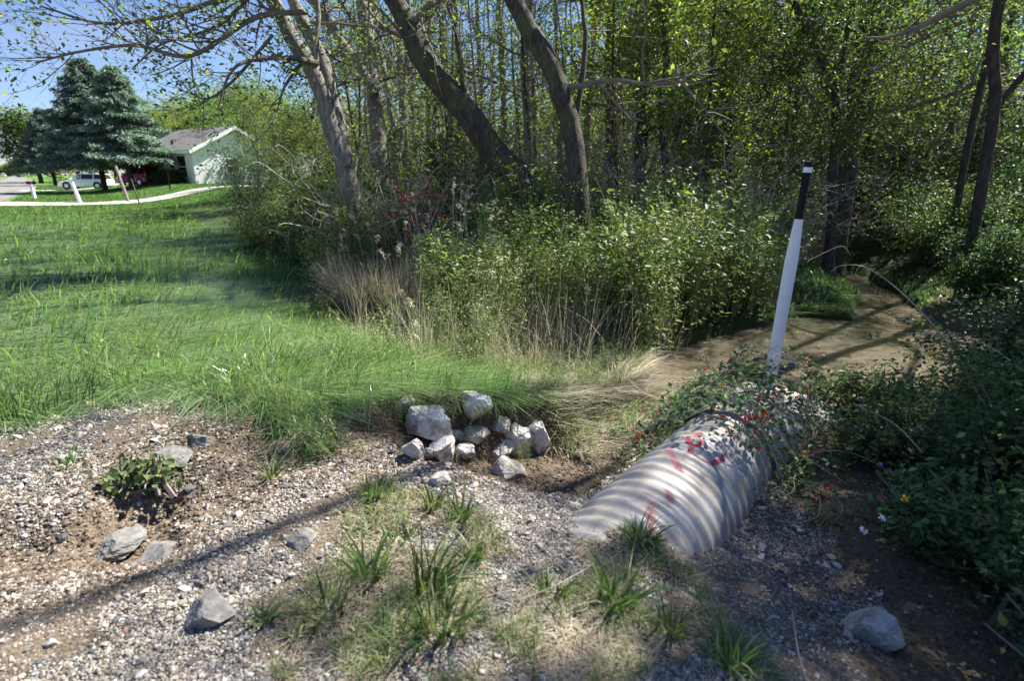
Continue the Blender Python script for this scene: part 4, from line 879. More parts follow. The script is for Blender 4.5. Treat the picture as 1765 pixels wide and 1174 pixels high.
def twigproto(seed, h, wd):
    g = np.random.default_rng(seed); root = empty('twiggy_shrub', (0, 0, 0), 'tangle of fine grey twigs with few leaves in the wood edge', 'shrub', 'twiggy tangles at the wood edge'); st = MB(); P = []
    for k in range(26):
        a = g.random()*6.283; rr = wd*(.3+.7*g.random())*.6; tp = np.array([math.cos(a)*rr, math.sin(a)*rr, h*(.5+.5*g.random())])
        cur = smoothline([(g.normal()*.1, g.normal()*.1, 0), tp*[.3, .3, .6]+g.normal(size=3)*.1, tp, tp+[math.cos(a)*.35, math.sin(a)*.35, -.25*g.random()]], 5); st.add(*tube(cur, np.linspace(.010, .002, len(cur)), 3))
        for q in range(6):
            i = g.integers(4, len(cur)); d = g.normal(size=3)*[.3, .3, .22]; st.add(*tube(smoothline([cur[i-1], cur[i-1]+d*.5+g.normal(size=3)*.04, cur[i-1]+d], 3), np.linspace(.004, .0012, 7), 3)); P.append(cur[i-1]+d)
        P += list(cur[8:])
    P = np.array(P); q = P[g.integers(0, len(P), 420)]+g.normal(size=(420, 3))*.05
    lf = MB(); lf.add(*leaves(q, .045, .5, .5)); st.build('twigs', M['twig_pale' if seed % 2 else 'twig'], root); lf.build('foliage', M['leaf_yellow'], root); return root
TW = [twigproto(401, 2.6, 2.4), twigproto(402, 3.2, 2.6), twigproto(403, 2.0, 2.6)]
for i in range(34): place(TW, i % 3, onw(590+860*((i*.618034) % 1), 9.9+8*(i/34)**1.3), rr_.random()*6.28, rr_.uniform(.8, 1.2))
# near the left: leafy trees around the dark bush and behind it
PL_ = [prototree('leafy_tree', 140+k, h, r, lb, per, .10, lf, 'bark_grey', zlo, ll, 'leafy tree', None) for k, (h, r, lb, per, lf, zlo, ll) in enumerate([(6.5, .07, 34, 6, 'leaf_wood', .8, 2.2), (7.5, .09, 36, 5, 'leaf_yellow', 1.2, 2.4)])]
for (px, D, k, sc, lb) in [(325, 74, 1, 1.25, 'yellow green tree rising behind the left end of the white house'), (262, 84, 1, 1.3, 'yellowing tree at the right of the spruces'), (440, 27, 0, .72, 'leafy tree covering the right end of the white house'), (500, 20, 0, .6, 'leafy tree directly behind the dark roadside bush'), (385, 70, 0, 1.2, 'taller dull green tree rising behind the house roof'), (530, 17, 1, .5, 'yellow flecked tree between the dark bush and the twin stemmed tree'), (465, 40, 1, .8, 'tree with yellowing top behind the leafy one at the house'), (480, 30, 0, .75, 'tall leafy tree at the left end of the wood')]:
    o = place(PL_, k, onw(px, D), rr_.random()*6, sc); o['label'] = lb
# ------------------------------------------------------------------ shrubs
def shrubproto(name, seed, h, wd, nst, nl, ls, leaf, label, group, twig='twig', berries=0, asp=.5):
    g = np.random.default_rng(seed); root = empty(name, (0, 0, 0), label, 'shrub', group); st = MB(); lf = MB(); P = []
    for k in range(nst):
        a = g.random()*6.283; rr = wd*(.25+.75*g.random())*.5; tp = np.array([math.cos(a)*rr, math.sin(a)*rr, h*(.55+.45*g.random())*(1-.35*(rr/wd*2)**2)])
        cur = smoothline([(0+g.normal()*.1, g.normal()*.1, 0), tp*[.35, .35, .55]+g.normal(size=3)*.08, tp], 5); st.add(*tube(cur, np.linspace(.014, .004, len(cur)), 4))
        for q in range(3):
            i = g.integers(3, len(cur)); e = cur[i-1]+g.normal(size=3)*[.25, .25, .18]*h*.35; c2 = np.array([cur[i-1], (cur[i-1]+e)/2+[0, 0, .05], e]); st.add(*tube(c2, [.005, .004, .002], 3)); P += list(np.linspace(c2[0], c2[2], 5))
        P += list(cur[4:])
    P = np.array(P); idx = g.integers(0, len(P), nl); q = P[idx]+g.normal(size=(nl, 3))*.09*h**.5
    q = q[q[:, 2] > .02]; lf.add(*leaves(q, ls, .5, asp))
    st.build('stems', M[twig], root); lf.build('foliage', M[leaf], root)
    if berries:
        mb = MB(); c = P[g.integers(0, len(P), berries//5)]; c = c[c[:, 2] > h*.45]; c = np.repeat(c, 5, 0)+np.repeat(g.normal(size=(len(c), 3))*.10, 5, 0)+g.normal(size=(len(c)*5, 3))*.025; n = len(c)
        mb.add((IV[None]*.019+c[:, None]).reshape(-1, 3), (np.arange(n)[:, None, None]*12+IF[None]).reshape(-1, 3)); tag(mb.build('berries', M['berry'], root), kind='stuff')
    return root
GU = 'undergrowth shrubs filling the wood edge'
SH = [shrubproto('undergrowth_shrub', 200+k, h, wd, 16, nl, ls, lf, 'leafy shrub in the undergrowth between the trunks', GU) for k, (h, wd, nl, ls, lf) in enumerate([(2.0, 2.2, 4200, .07, 'leaf_bush'), (2.6, 2.4, 4600, .075, 'leaf_wood'), (1.7, 2.4, 4200, .06, 'leaf_dark'), (3.2, 2.6, 5200, .08, 'leaf_wood'), (2.2, 2.2, 3600, .075, 'leaf_yellow')])]
for i in range(96):
    px = 560+(1900-560)*((i*.618034) % 1); D = 11.6+28*((i+.5)/96)**1.35
    if D < 15 and 1370 < px < 1640: continue
    P = onw(px, D); k = rr_.choice([0, 1, 2, 3, 4, 0, 1] if px < 1250 else [0, 1, 2, 3, 3, 2])
    place(SH, k, P, rr_.random()*6.28, rr_.uniform(.75, 1.15)*(1+.012*D))
# tall understory curtain on the right
SC = [shrubproto('sapling', 230+k, h, wd, 10, nl, ls, lf, 'leafy sapling in the shaded right part of the wood', 'saplings in the right part of the wood') for k, (h, wd, nl, ls, lf) in enumerate([(5.2, 3.0, 5200, .085, 'leaf_dark'), (6.2, 3.4, 6000, .085, 'leaf_bush'), (4.6, 2.8, 5000, .08, 'leaf_wood')])]  # leaf_dark kind puts the right wood's near-black shade into leaf colour
for i in range(34):
    px = 1200+760*((i*.618034) % 1); D = 13.5+22*((i+.5)/46)
    place(SC, rr_.choice([0, 1, 0, 1, 2] if px > 1350 else [0, 2, 2, 1]), onw(px, D), rr_.random()*6.28, rr_.uniform(.8, 1.25))
for i in range(9):
    px = 620+560*((i*.618034) % 1); D = 20+18*((i+.5)/9)
    place(SC, rr_.choice([0, 2, 1]), onw(px, D), rr_.random()*6.28, rr_.uniform(.65, .85))
# distinct shrubs
def one(name, seed, px, py, D, h, wd, nst, nl, ls, leaf, label, cat='shrub', twig='twig', berries=0, asp=.5):
    o = shrubproto(name, seed, h, wd, nst, nl, ls, leaf, label, None, twig, berries, asp); P = Pg(px, py) if D is None else onw(px, D)
    o.location = (P[0], P[1], Hs(P[0], P[1])-.03); o['category'] = cat; return o
one('berry_shrub', 301, 700, 0, 9.7, 2.6, 2.0, 26, 1300, .05, 'leaf_wood', 'open shrub with bright red berries between the grey trunk and the mossy trunk', twig='twig_pale', berries=620)
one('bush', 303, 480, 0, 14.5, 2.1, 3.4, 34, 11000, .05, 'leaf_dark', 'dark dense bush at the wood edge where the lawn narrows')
one('bush', 305, 425, 0, 17.5, 3.4, 2.8, 30, 7000, .055, 'leaf_bush', 'tall grey twiggy bush at the end of the near driveway', twig='twig_pale')
one('bush', 307, 430, 0, 15.5, 1.3, 2.2, 26, 5500, .05, 'leaf_yellow', 'low yellow green bush in front of the grey twiggy one')
one('bush', 309, 560, 0, 12.0, 1.6, 2.4, 26, 6500, .055, 'leaf_dark', 'dark bush around the foot of the twin stemmed leaning tree')
one('bush', 311, 530, 0, 16.0, 2.8, 3.0, 26, 8000, .06, 'leaf_wood', 'tall green bush behind the dark dense one')
one('bush', 313, 1060, 0, 10.2, 1.7, 2.4, 30, 8000, .06, 'leaf_vine', 'blue green leafy mound at the foot of the second dark leaning tree')
one('bush', 315, 1180, 0, 9.6, 1.5, 2.2, 26, 6000, .055, 'leaf_bush', 'bright green leafy mound left of the marker post top')
one('bush', 317, 1330, 0, 10.6, 1.9, 1.9, 26, 5200, .06, 'leaf_bush', 'leafy bush directly behind the marker post')
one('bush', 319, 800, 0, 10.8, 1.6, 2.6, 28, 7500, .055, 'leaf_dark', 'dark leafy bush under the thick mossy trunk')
one('bush', 321, 1620, 0, 11.5, 2.2, 3.0, 26, 7500, .06, 'leaf_bush', 'sunlit bush on the far bank right of the broad trunk')
# right bank: dark foreground vegetation
RB = [(2.95, 3.0, .95, 1.3, 'nearest waist high leafy plant in shade at the right of the dark gravel'), (3.5, 3.7, 1.2, 1.6, 'leafy plant with orange blossoms at the right edge below the water'), (4.3, 4.6, 1.2, 1.7, 'dark leafy plant hanging over the right shore of the pool'),
      (2.55, 2.2, .95, 1.2, 'low shaded plant at the lower right edge behind the pale stone'), (3.3, 2.4, 1.6, 1.5, 'tall shaded plant at the lower right corner'), (5.4, 5.4, 1.4, 2.0, 'dark bush at the right end of the pool'), (6.9, 6.0, 1.9, 2.2, 'large dark bush behind the right end of the pool'), (2.75, 1.5, 1.2, 1.3, 'shaded plant in the bottom right corner'), (4.4, 3.4, 1.6, 1.6, 'tall dark shrub at the right edge mid height'),
      (8.6, 7.6, 2.2, 2.4, 'large dark bush beyond the pool at the right'), (2.75, 3.75, .55, 1.0, 'low leafy plant between the pipe and the right edge'), (10.0, 10.2, 2.2, 2.4, 'dark streamside bush under the crooked trunk'),
      (7.6, 8.9, 1.5, 1.8, 'dark bush standing at the foot of the crooked trunk'), (9.2, 11.4, 1.9, 2.2, 'dark bush behind the crooked trunk'), (9.9, 14.2, 2.0, 2.2, 'shaded bush on the right of the far stream'), (11.2, 12, 2.4, 2.4, 'tall shaded bush far right beyond the pool'), (8.6, 9.9, 1.2, 1.6, 'low dark bush overhanging the stream bend'),
      (2.15, 1.5, .6, 1.0, 'low dark plant at the bottom edge right of the pale stone'), (2.35, 2.75, .45, .9, 'low plant at the edge of the dark gravel below the pale seed heads'), (3.1, 4.5, .5, 1.1, 'low plant on the bank between the vine and the pool'), (2.5, 1.0, .8, 1.0, 'shaded plant lowest in the right corner'), (3.9, 2.3, 2.2, 1.8, 'tall shaded shrub filling the right edge'), (5.0, 4.1, 1.7, 1.8, 'broad dark shrub above the right end of the bank')]
for k, (x, y, h, wd, lb) in enumerate(RB):
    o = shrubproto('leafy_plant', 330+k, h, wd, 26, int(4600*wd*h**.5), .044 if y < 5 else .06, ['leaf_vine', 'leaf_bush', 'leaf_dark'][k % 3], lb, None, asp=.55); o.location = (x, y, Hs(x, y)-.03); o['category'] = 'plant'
# orange jewelweed blossoms, thistle heads
def blossom(P, mat, size, label, cat='flower', name='flower'):
    P = np.array(P); b = np.array([P[0], P[1], Hs(P[0], P[1])]); root = empty(name, b, label, cat); mb = MB(); cur = smoothline([b, (b+P)/2+[.02, .01, 0], P], 5); ctube(mb, cur, .0018, 4); mb.build('stem', M['tuft'], root, loc=b)
    mb = MB(); V, Fc, rr = leaves(np.repeat(P[None], 26, 0)+RG.normal(size=(26, 3))*size*.22, size, .6, .5); mb.add(V, Fc, rr); mb.build('blossom', M[mat], root, loc=b)
blossom(Pg(678, 560)+[0, 0, .22], 'flower_purple', .035, 'purple flower head at the foot of the large dry clump')
blossom(Pd(1612, 614, 4.4), 'flower_orange', .025, 'orange blossom above the water level plants at the right')
blossom(Pd(1632, 722, 3.8), 'flower_orange', .02, 'orange blossom in the dark leaves at the right edge')
blossom(Pd(1560, 858, 3.1), 'flower_yellow', .025, 'yellow blossom in the dark plants at the lower right')
blossom(Pd(1520, 892, 2.9), 'flower_white', .018, 'right hand one of two pale seed heads above the dark gravel')
blossom(Pd(1488, 914, 2.9), 'flower_white', .018, 'left hand one of two pale seed heads above the dark gravel')
blossom(Pd(1517, 800, 3.2), 'flower_purple', .018, 'tiny pale violet flower in the shade right of the pipe')
# vine with berries over the pipe's far end
def vine():
    g = np.random.default_rng(77); root = empty('berry_vine', PA+PD*2.1+[0, 0, -.3], 'tangled green vine with small red berries sprawling over the far end of the pipe', 'vine'); loc = root.location
    st = MB(); lf = MB(); bp = []; P = []
    for k in range(70):
        t0 = g.uniform(1.25, 3.2); s0 = g.uniform(-.75, .55); c = PA+PD*t0+PS*s0; zt = lambda q: max(Hs(q[0], q[1])+.02, 0)
        def surf(q):
            e = q-PA; t_ = e@PD; s_ = e@PS; top = math.sqrt(max(0, (PR+.04)**2-min(abs(s_), PR+.04)**2)) if t_ > 0 else 0
            hh = PA[2]+(top if abs(s_) < PR+.03 and t_ < 3.2 else -.4); return max(hh, Hs(q[0], q[1]))
        d = nrm(g.normal(size=3)*[1, 1, 0]); pts = []; q = c.copy(); lift = .03+.16*g.random()
        for i in range(7):
            z = surf(q)+lift*math.sin(math.pi*(i+.6)/7)+.015; pts.append([q[0], q[1], z]); d = nrm(d+g.normal(size=3)*[.5, .5, 0]); q = q+d*.13
        e = np.array(pts)-PA; 
        if (e@PD).min() < 1.12: continue
        cur = smoothline(pts, 4); st.add(*tube(cur, np.linspace(.004, .002, len(cur)), 4)); P += list(cur)
        if g.random() < .6: bp.append(cur[g.integers(4, len(cur))])
    P = np.array(P); q = P[g.integers(0, len(P), 4000)]+g.normal(size=(4000, 3))*[.05, .05, .035]+[0, 0, .01]
    q = q[(((q-PA)@PD) > 1.2) & (np.hypot(q[:, 0]-2.30, q[:, 1]-4.68) > .20)]
    lf.add(*leaves(q, .042, .7, .62)); bp += [pipept(1.62, 1.75, PR+.05), pipept(1.60, 1.55, PR+.05), pipept(1.72, 1.2, PR+.05), pipept(1.66, .95, PR+.06), pipept(1.7, .8, PR+.05), pipept(1.85, 1.0, PR+.1)]
    c = np.array(bp); c = np.repeat(c, 11, 0)+g.normal(size=(len(c)*11, 3))*.022; n = len(c); mb = MB(); mb.add((IV4[:42][None]*0).reshape(-1, 3)[:0], np.zeros((0, 3), int)) if 0 else None
    V2, F2 = ico(2); mb.add((V2[None]*.0075+c[:, None]).reshape(-1, 3), (np.arange(n)[:, None, None]*len(V2)+F2[None]).reshape(-1, 3))
    st.build('stems', M['twig_pale'], root, loc=loc); lf.build('foliage', M['leaf_vine'], root, loc=loc); tag(mb.build('berries', M['berry'], root, True, loc=loc), kind='stuff')
    for (a, b_) in (((1.55, 1.9), (2.0, .2)),): pass
vine()
# sprigs by the water in front of the pool
for k, (px, py, h, lb) in enumerate([(1450, 690, .42, 'upright leafy sprig against the water right of the marker post'), (1215, 655, .38, 'leafy sprig arching over the water left of the marker post'), (1395, 700, .35, 'short leafy sprig at the foot of the marker post')]):
    o = shrubproto('leafy_sprig', 360+k, h, .3, 5, 90, .05, 'leaf_vine', lb, None); P = Pg(px, py); o.location = (P[0], P[1], P[2]); o['category'] = 'plant'
o = shrubproto('leafy_weed', 370, .14, .34, 14, 260, .05, 'leaf_bush', 'low leafy green weed growing in the wash beside the broken asphalt chunk', None, asp=.8); P = Pg(255, 840); o.location = tuple(P); o['category'] = 'plant'
def stems(name, curves, mat, label, cat, r=.004, leafblades=0):
    b = np.array(curves[0][0]); mb = MB()
    for c in curves: cur = smoothline(c, 7); ctube(mb, cur, np.linspace(r, r*.4, len(cur)), 4)
    o = mb.build(name, M[mat], loc=b); tag(o, label, cat)
stems('arching_stem', [[Pd(1640, 600, 4.6), Pd(1595, 545, 4.6), Pd(1540, 492, 4.7), Pd(1490, 460, 4.8), Pd(1450, 458, 4.8), Pd(1432, 468, 4.8)]], 'twig_pale', 'long pale dead stem arching over the grassy island', 'dead stem', .006)
stems('arching_stem', [[Pd(1392, 450, 7), Pd(1420, 436, 7), Pd(1452, 424, 7), Pd(1466, 440, 7)]], 'twig_pale', 'shorter dead stem bent over the stream beyond the island', 'dead stem', .004)
stems('arching_stem', [[Pd(1765, 640, 3.6), Pd(1690, 590, 3.7), Pd(1600, 575, 3.8), Pd(1550, 575, 3.9)]], 'twig_pale', 'pale dead grass stem reaching left from the right edge above the orange blossom', 'dead stem', .004)
stems('arching_stem', [[Pd(1590, 780, 3.3), Pd(1540, 730, 3.4), Pd(1470, 695, 3.6)]], 'twig_pale', 'thin pale stem crossing the dark plants right of the vine', 'dead stem', .004)
stems('dead_twig', [[Pz(815, 1056, -.0)+[0, 0, .02], Pz(900, 1050, 0)+[0, 0, .05], Pz(960, 1030, 0)+[0, 0, .06], Pz(1020, 985, 0)+[0, 0, .03]]], 'twig_pale', 'pale twig lying across the gravel in the bottom middle', 'twig', .004)
stems('dead_twig', [[Pg(1395, 1190), Pd(1375, 1120, 2.05), Pd(1365, 1050, 2.1)]], 'twig_pale', 'upright dead twig at the bottom edge in the dark gravel', 'twig', .004)
A_ = Pz(1275, 545, SW)+[0, 0, .04]; B_ = Pz(1405, 575, SW)+[0, 0, .0]
stems('floating_stick', [[A_, (A_+B_)/2+[0, 0, .03], B_]], 'bark_dark', 'dark stick poking out of the bank across the muddy water behind the post', 'stick', .016)
# ------------------------------------------------------------------ house and garage
def quad(mb, P, mi=0): mb.add(P, [[0, 1, 2, 3]], 0, mi)
NV = np.array([.76, .65, 0]); AV = np.array([-.65, .76, 0]); ZV = np.array([0, 0, 1.])
def frame_pt(o, a, n, z): return o+AV*a+NV*n+ZV*z
HA = math.radians(-56)
AV0, NV0 = AV, NV
AV = np.array([math.sin(HA), math.cos(HA), 0]); NV = np.array([math.cos(HA), -math.sin(HA), 0])
def house(name, O, La, Wn, eave, apex, label, wins, cat='house', over=.45):
    root = empty(name, O, label, cat); f = lambda a, n, z: frame_pt(O, a, n, z)
    mb = MB()
    V = [f(0, 0, 0), f(La, 0, 0), f(La, Wn, 0), f(0, Wn, 0), f(0, 0, eave), f(La, 0, eave), f(La, Wn, eave), f(0, Wn, eave), f(0, Wn/2, apex), f(La, Wn/2, apex)]
    mb.add(V, [[0, 4, 5, 1], [1, 5, 6, 2], [2, 6, 7, 3], [3, 7, 4, 0]]); mb.add(V, [[4, 7, 8], [6, 5, 9]])
    mb.build('wall', M['siding'], root, loc=O)
    mb = MB(); t = .18; sl = (apex-eave)/(Wn/2)
    for sg in (0, 1):
        e0 = (-over if sg == 0 else Wn+over); ze = eave-sl*over+.03; za = apex+.03
        P = [f(-over, e0, ze), f(La+over, e0, ze), f(La+over, Wn/2, za), f(-over, Wn/2, za)]; Q = [p+ZV*t for p in P]
        mb.add(P+Q, [[0, 3, 2, 1], [4, 5, 6, 7], [0, 1, 5, 4], [1, 2, 6, 5], [2, 3, 7, 6], [3, 0, 4, 7]])
    rf = mb.build('roof', M['roofing'], root, loc=O)
    mb = MB()
    for sg in (0, 1):
        e0 = (-over if sg == 0 else Wn+over)
        P = [f(-over-.03, e0, eave-sl*over-.12), f(-over-.03, Wn/2, apex-.12), f(-over-.03, Wn/2, apex+.19), f(-over-.03, e0, eave-sl*over+.19)]
        Q = [p+AV*-.05 for p in P]; mb.add(P+Q, [[0, 1, 2, 3], [7, 6, 5, 4], [0, 4, 5, 1], [3, 2, 6, 7], [0, 3, 7, 4]])
    P = [f(-over, -over-.02, eave-sl*over-.1), f(La+over, -over-.02, eave-sl*over-.1), f(La+over, -over-.02, eave-sl*over+.16), f(-over, -over-.02, eave-sl*over+.16)]; Q = [p-NV*.06 for p in P]
    mb.add(P+Q, [[3, 2, 1, 0], [4, 5, 6, 7], [0, 1, 5, 4], [2, 3, 7, 6]])
    mb.build('fascia', M['white'], root, loc=O)
    for (side, u0, u1, z0, z1) in wins:
        g = (lambda u, z, dn: f(u, -dn, z)) if side == 'f' else (lambda u, z, dn: f(-dn, u, z))
        mb = MB(); w_ = .09
        for (a, b_, c, d) in ((u0-w_, u1+w_, z0-w_, z0), (u0-w_, u1+w_, z1, z1+w_), (u0-w_, u0, z0, z1), (u1, u1+w_, z0, z1), (u0, u1, (z0+z1)/2-.03, (z0+z1)/2+.03)):
            P = [g(a, c, .0), g(b_, c, .0), g(b_, d, .0), g(a, d, .0)]; Q = [g(a, c, .05), g(b_, c, .05), g(b_, d, .05), g(a, d, .05)]
            mb.add(P+Q, [[4, 5, 6, 7], [0, 1, 5, 4], [1, 2, 6, 5], [2, 3, 7, 6], [3, 0, 4, 7]])
        wf_ = mb.build('window', M['white'], root, loc=O)
        mb = MB(); quad(mb, [g(u0, z0, .02), g(u1, z0, .02), g(u1, z1, .02), g(u0, z1, .02)]); pn = mb.build('pane', M['glass'], None); 
        pn.data.transform(Matrix.Translation(-Vector(tuple(O)))); pn.parent = wf_
    return root
HO = Pd(336, 300, 50); HO[2] = Hs(HO[0], HO[1])-.02
house('house', HO, 9.2, 8, 2.9, 4.9, 'low white sided house with a grey roof behind a clipped dark hedge', [('f', 1.2, 2.6, .6, 2.4), ('f', 3.2, 4.0, .3, 2.4), ('f', 6.2, 7.6, 1.0, 2.3), ('g', 3.0, 4.2, 1.0, 2.2)])
GO = Pd(262, 300, 66); GO[2] = Hs(GO[0], GO[1])
house('garage', GO, 7, 6, 2.3, 3.6, 'small white garage beyond the house, half hidden behind the spruces', [('f', 4.6, 6.4, .5, 1.8)], 'garage')
# hedge
def hedge():
    g = np.random.default_rng(5); O = HO+AV*.9-NV*1.6; n = 9000; a = g.random(n)*7.2; nn = g.random(n)*1.1; z = g.random(n)*1.15; k = g.integers(0, 3, n)
    z = np.where(k == 0, 1.15, z); nn = np.where(k == 1, 0, nn); a = np.where(k == 2, 0, a); P = O+np.outer(a, AV)+np.outer(nn, NV)+np.outer(z, ZV)+g.normal(size=(n, 3))*.05
    root = empty('hedge', O, 'clipped dark green hedge along the front of the white house', 'hedge'); mb = MB(); mb.add(*leaves(P, .13, .5, .6)); mb.build('foliage', M['leaf_dark'], root, loc=O)
    mb = MB(); c = O+AV*3.6+NV*.55+ZV*.5
    V = [O+AV*a_+NV*b_+ZV*c_ for c_ in (-.1, 1.08) for a_, b_ in ((.06, .06), (7.1, .06), (7.1, 1.04), (.06, 1.04))]; mb.add(V, [[3, 2, 1, 0], [4, 5, 6, 7], [0, 1, 5, 4], [1, 2, 6, 5], [2, 3, 7, 6], [3, 0, 4, 7]]); mb.build('stems', M['bark_dark'], root, loc=O)
hedge()
AV, NV = AV0, NV0
# ------------------------------------------------------------------ spruces
def spruce(px, D, h, rad, label, seed):
    g = np.random.default_rng(seed); P0 = onw(px, D); P0[2] = Hs(P0[0], P0[1])-.05; root = empty('spruce_tree', P0, label, 'spruce')
    tk = MB(); tk.add(*tube(np.array([[0, 0, 0], [0, 0, h*.3], [0, 0, h*.7], [0, 0, h]])+P0, [.26, .2, .1, .02], 10, .05)); br = MB(); nd = MB(); C_ = []; Dn = []
    z = 2.7
    while z < h-.15:
        f = (z-1.2)/(h-1.2); R_ = rad*(1-f)**.8*(.9+.2*g.random())
        for k in range(int(9+3*g.random())):
            a = g.random()*6.283; Lb = R_*(.75+.35*g.random())+.12; dr = np.array([math.cos(a), math.sin(a), 0]); s0 = P0+[0, 0, z+g.normal()*.08]
            cur = smoothline([s0, s0+dr*Lb*.5+[0, 0, -.10*Lb], s0+dr*Lb+[0, 0, -.12*Lb]], 4); br.add(*tube(cur, np.linspace(.035*(1-f)+.008, .005, len(cur)), 4))
            m_ = int(26*Lb)+8; t = .15+.85*g.random(m_)**.8; p = s0+np.outer(t*Lb, dr); p[:, 2] += -.13*Lb*t; side = np.array([-dr[1], dr[0], 0]); sw = g.normal(size=m_)*.20*(1.25-t)*Lb**.6
            p = p+np.outer(sw, side); p[:, 2] -= np.abs(g.normal(size=m_))*.10; C_.append(p); Dn.append(np.outer(np.ones(m_), dr*1.3)+np.outer(np.sign(sw)*.8, side)+[0, 0, -.35])
        z += .20+.12*g.random()
    P = np.concatenate(C_); O_ = np.concatenate(Dn); P = np.repeat(P, 3, 0)+RG.normal(size=(len(P)*3, 3))*.07; O_ = np.repeat(O_, 3, 0)
    nd.add(*leaves(P, .26, .5, .30, out=O_)); tk.build('trunk', M['bark_dark'], root, True, loc=P0); br.build('branches', M['twig'], root, loc=P0); nd.build('needles', M['spruce'], root, loc=P0)
spruce(176, 52, 11.6, 6.0, 'tallest blue green spruce, its trunk standing in front of the white car', 1)
spruce(224, 50, 10.3, 5.0, 'blue green spruce between the white car and the house', 2)
spruce(92, 84, 11.0, 5.4, 'blue green spruce furthest left, behind the tallest spruce', 3)
def roundtree(px, D, h, rad, label, seed, nl=9000, leaf='leaf_wood', ls=.35, name='tree'):
    g = np.random.default_rng(seed); P0 = onw(px, D); P0[2] = Hs(P0[0], P0[1])-.05; root = empty(name, P0, label, 'tree'); tk = MB(); cr = MB(); lp = []
    tk.add(*tube(np.array([[0, 0, 0], [0, 0, h*.35], [.1, 0, h*.6]])+P0, [rad*.07, rad*.05, rad*.03], 8))
    for k in range(26):
        d = nrm(g.normal(size=3)+[0, 0, .5]); c = P0+[0, 0, h*.55]+d*[rad, rad, h*.38]*(.45+.5*g.random()); tk.add(*tube(smoothline([P0+[0, 0, h*.4], (c+P0+[0, 0, h*.5])/2, c], 3), [rad*.02]*3+[rad*.012]*3+[rad*.006], 4)); q = g.normal(size=(nl//26, 3))*rad*.20; lp.append(c+q)
    cr.add(*leaves(np.concatenate(lp), ls, .5, .6)); tk.build('trunk', M['bark_dark'], root, True, loc=P0); cr.build('crown', M[leaf], root, loc=P0)
roundtree(68, 105, 14, 5.5, 'dull green round tree far left behind the spruces', 1, ls=.5)
roundtree(70, 120, 6.5, 4, 'low dark tree beside the road beyond the mailbox', 2, ls=.5)
roundtree(30, 420, 10, 8, 'tiny hazy tree on the horizon left of the road end', 3, 3000, ls=1.2)
roundtree(14, 470, 8, 6, 'smallest hazy tree on the horizon by the white truck', 4, 3000, ls=1.2)
for k, (px, D, h, rad, lb) in enumerate([(310, 95, 12, 7, 'broad tree rising behind the roof of the white house'), (370, 90, 13, 7, 'broad tree behind the right end of the house'), (250, 100, 11, 6, 'tree between the garage and the house roof far back'), (440, 80, 13, 7, 'dull green tree closing the gap above the dark bush'), (135, 120, 8, 6, 'low dark tree behind the white car'), (200, 110, 9, 6, 'dark tree behind the red car')]): roundtree(px, D, h, rad, lb, 20+k, ls=.42)
for k in range(14): roundtree(500+k*105, 60+25*((k*.618) % 1), 8+3*((k*.37) % 1), 7, 'full crowned tree closing off the wood far behind', 40+k, 7000, ['leaf_wood', 'leaf_yellow', 'leaf_wood'][k % 3], .32, 'far_tree')
for o in bpy.data.objects:
    if o.name.startswith('far_tree'): o['group'] = 'trees closing off the far side of the wood'
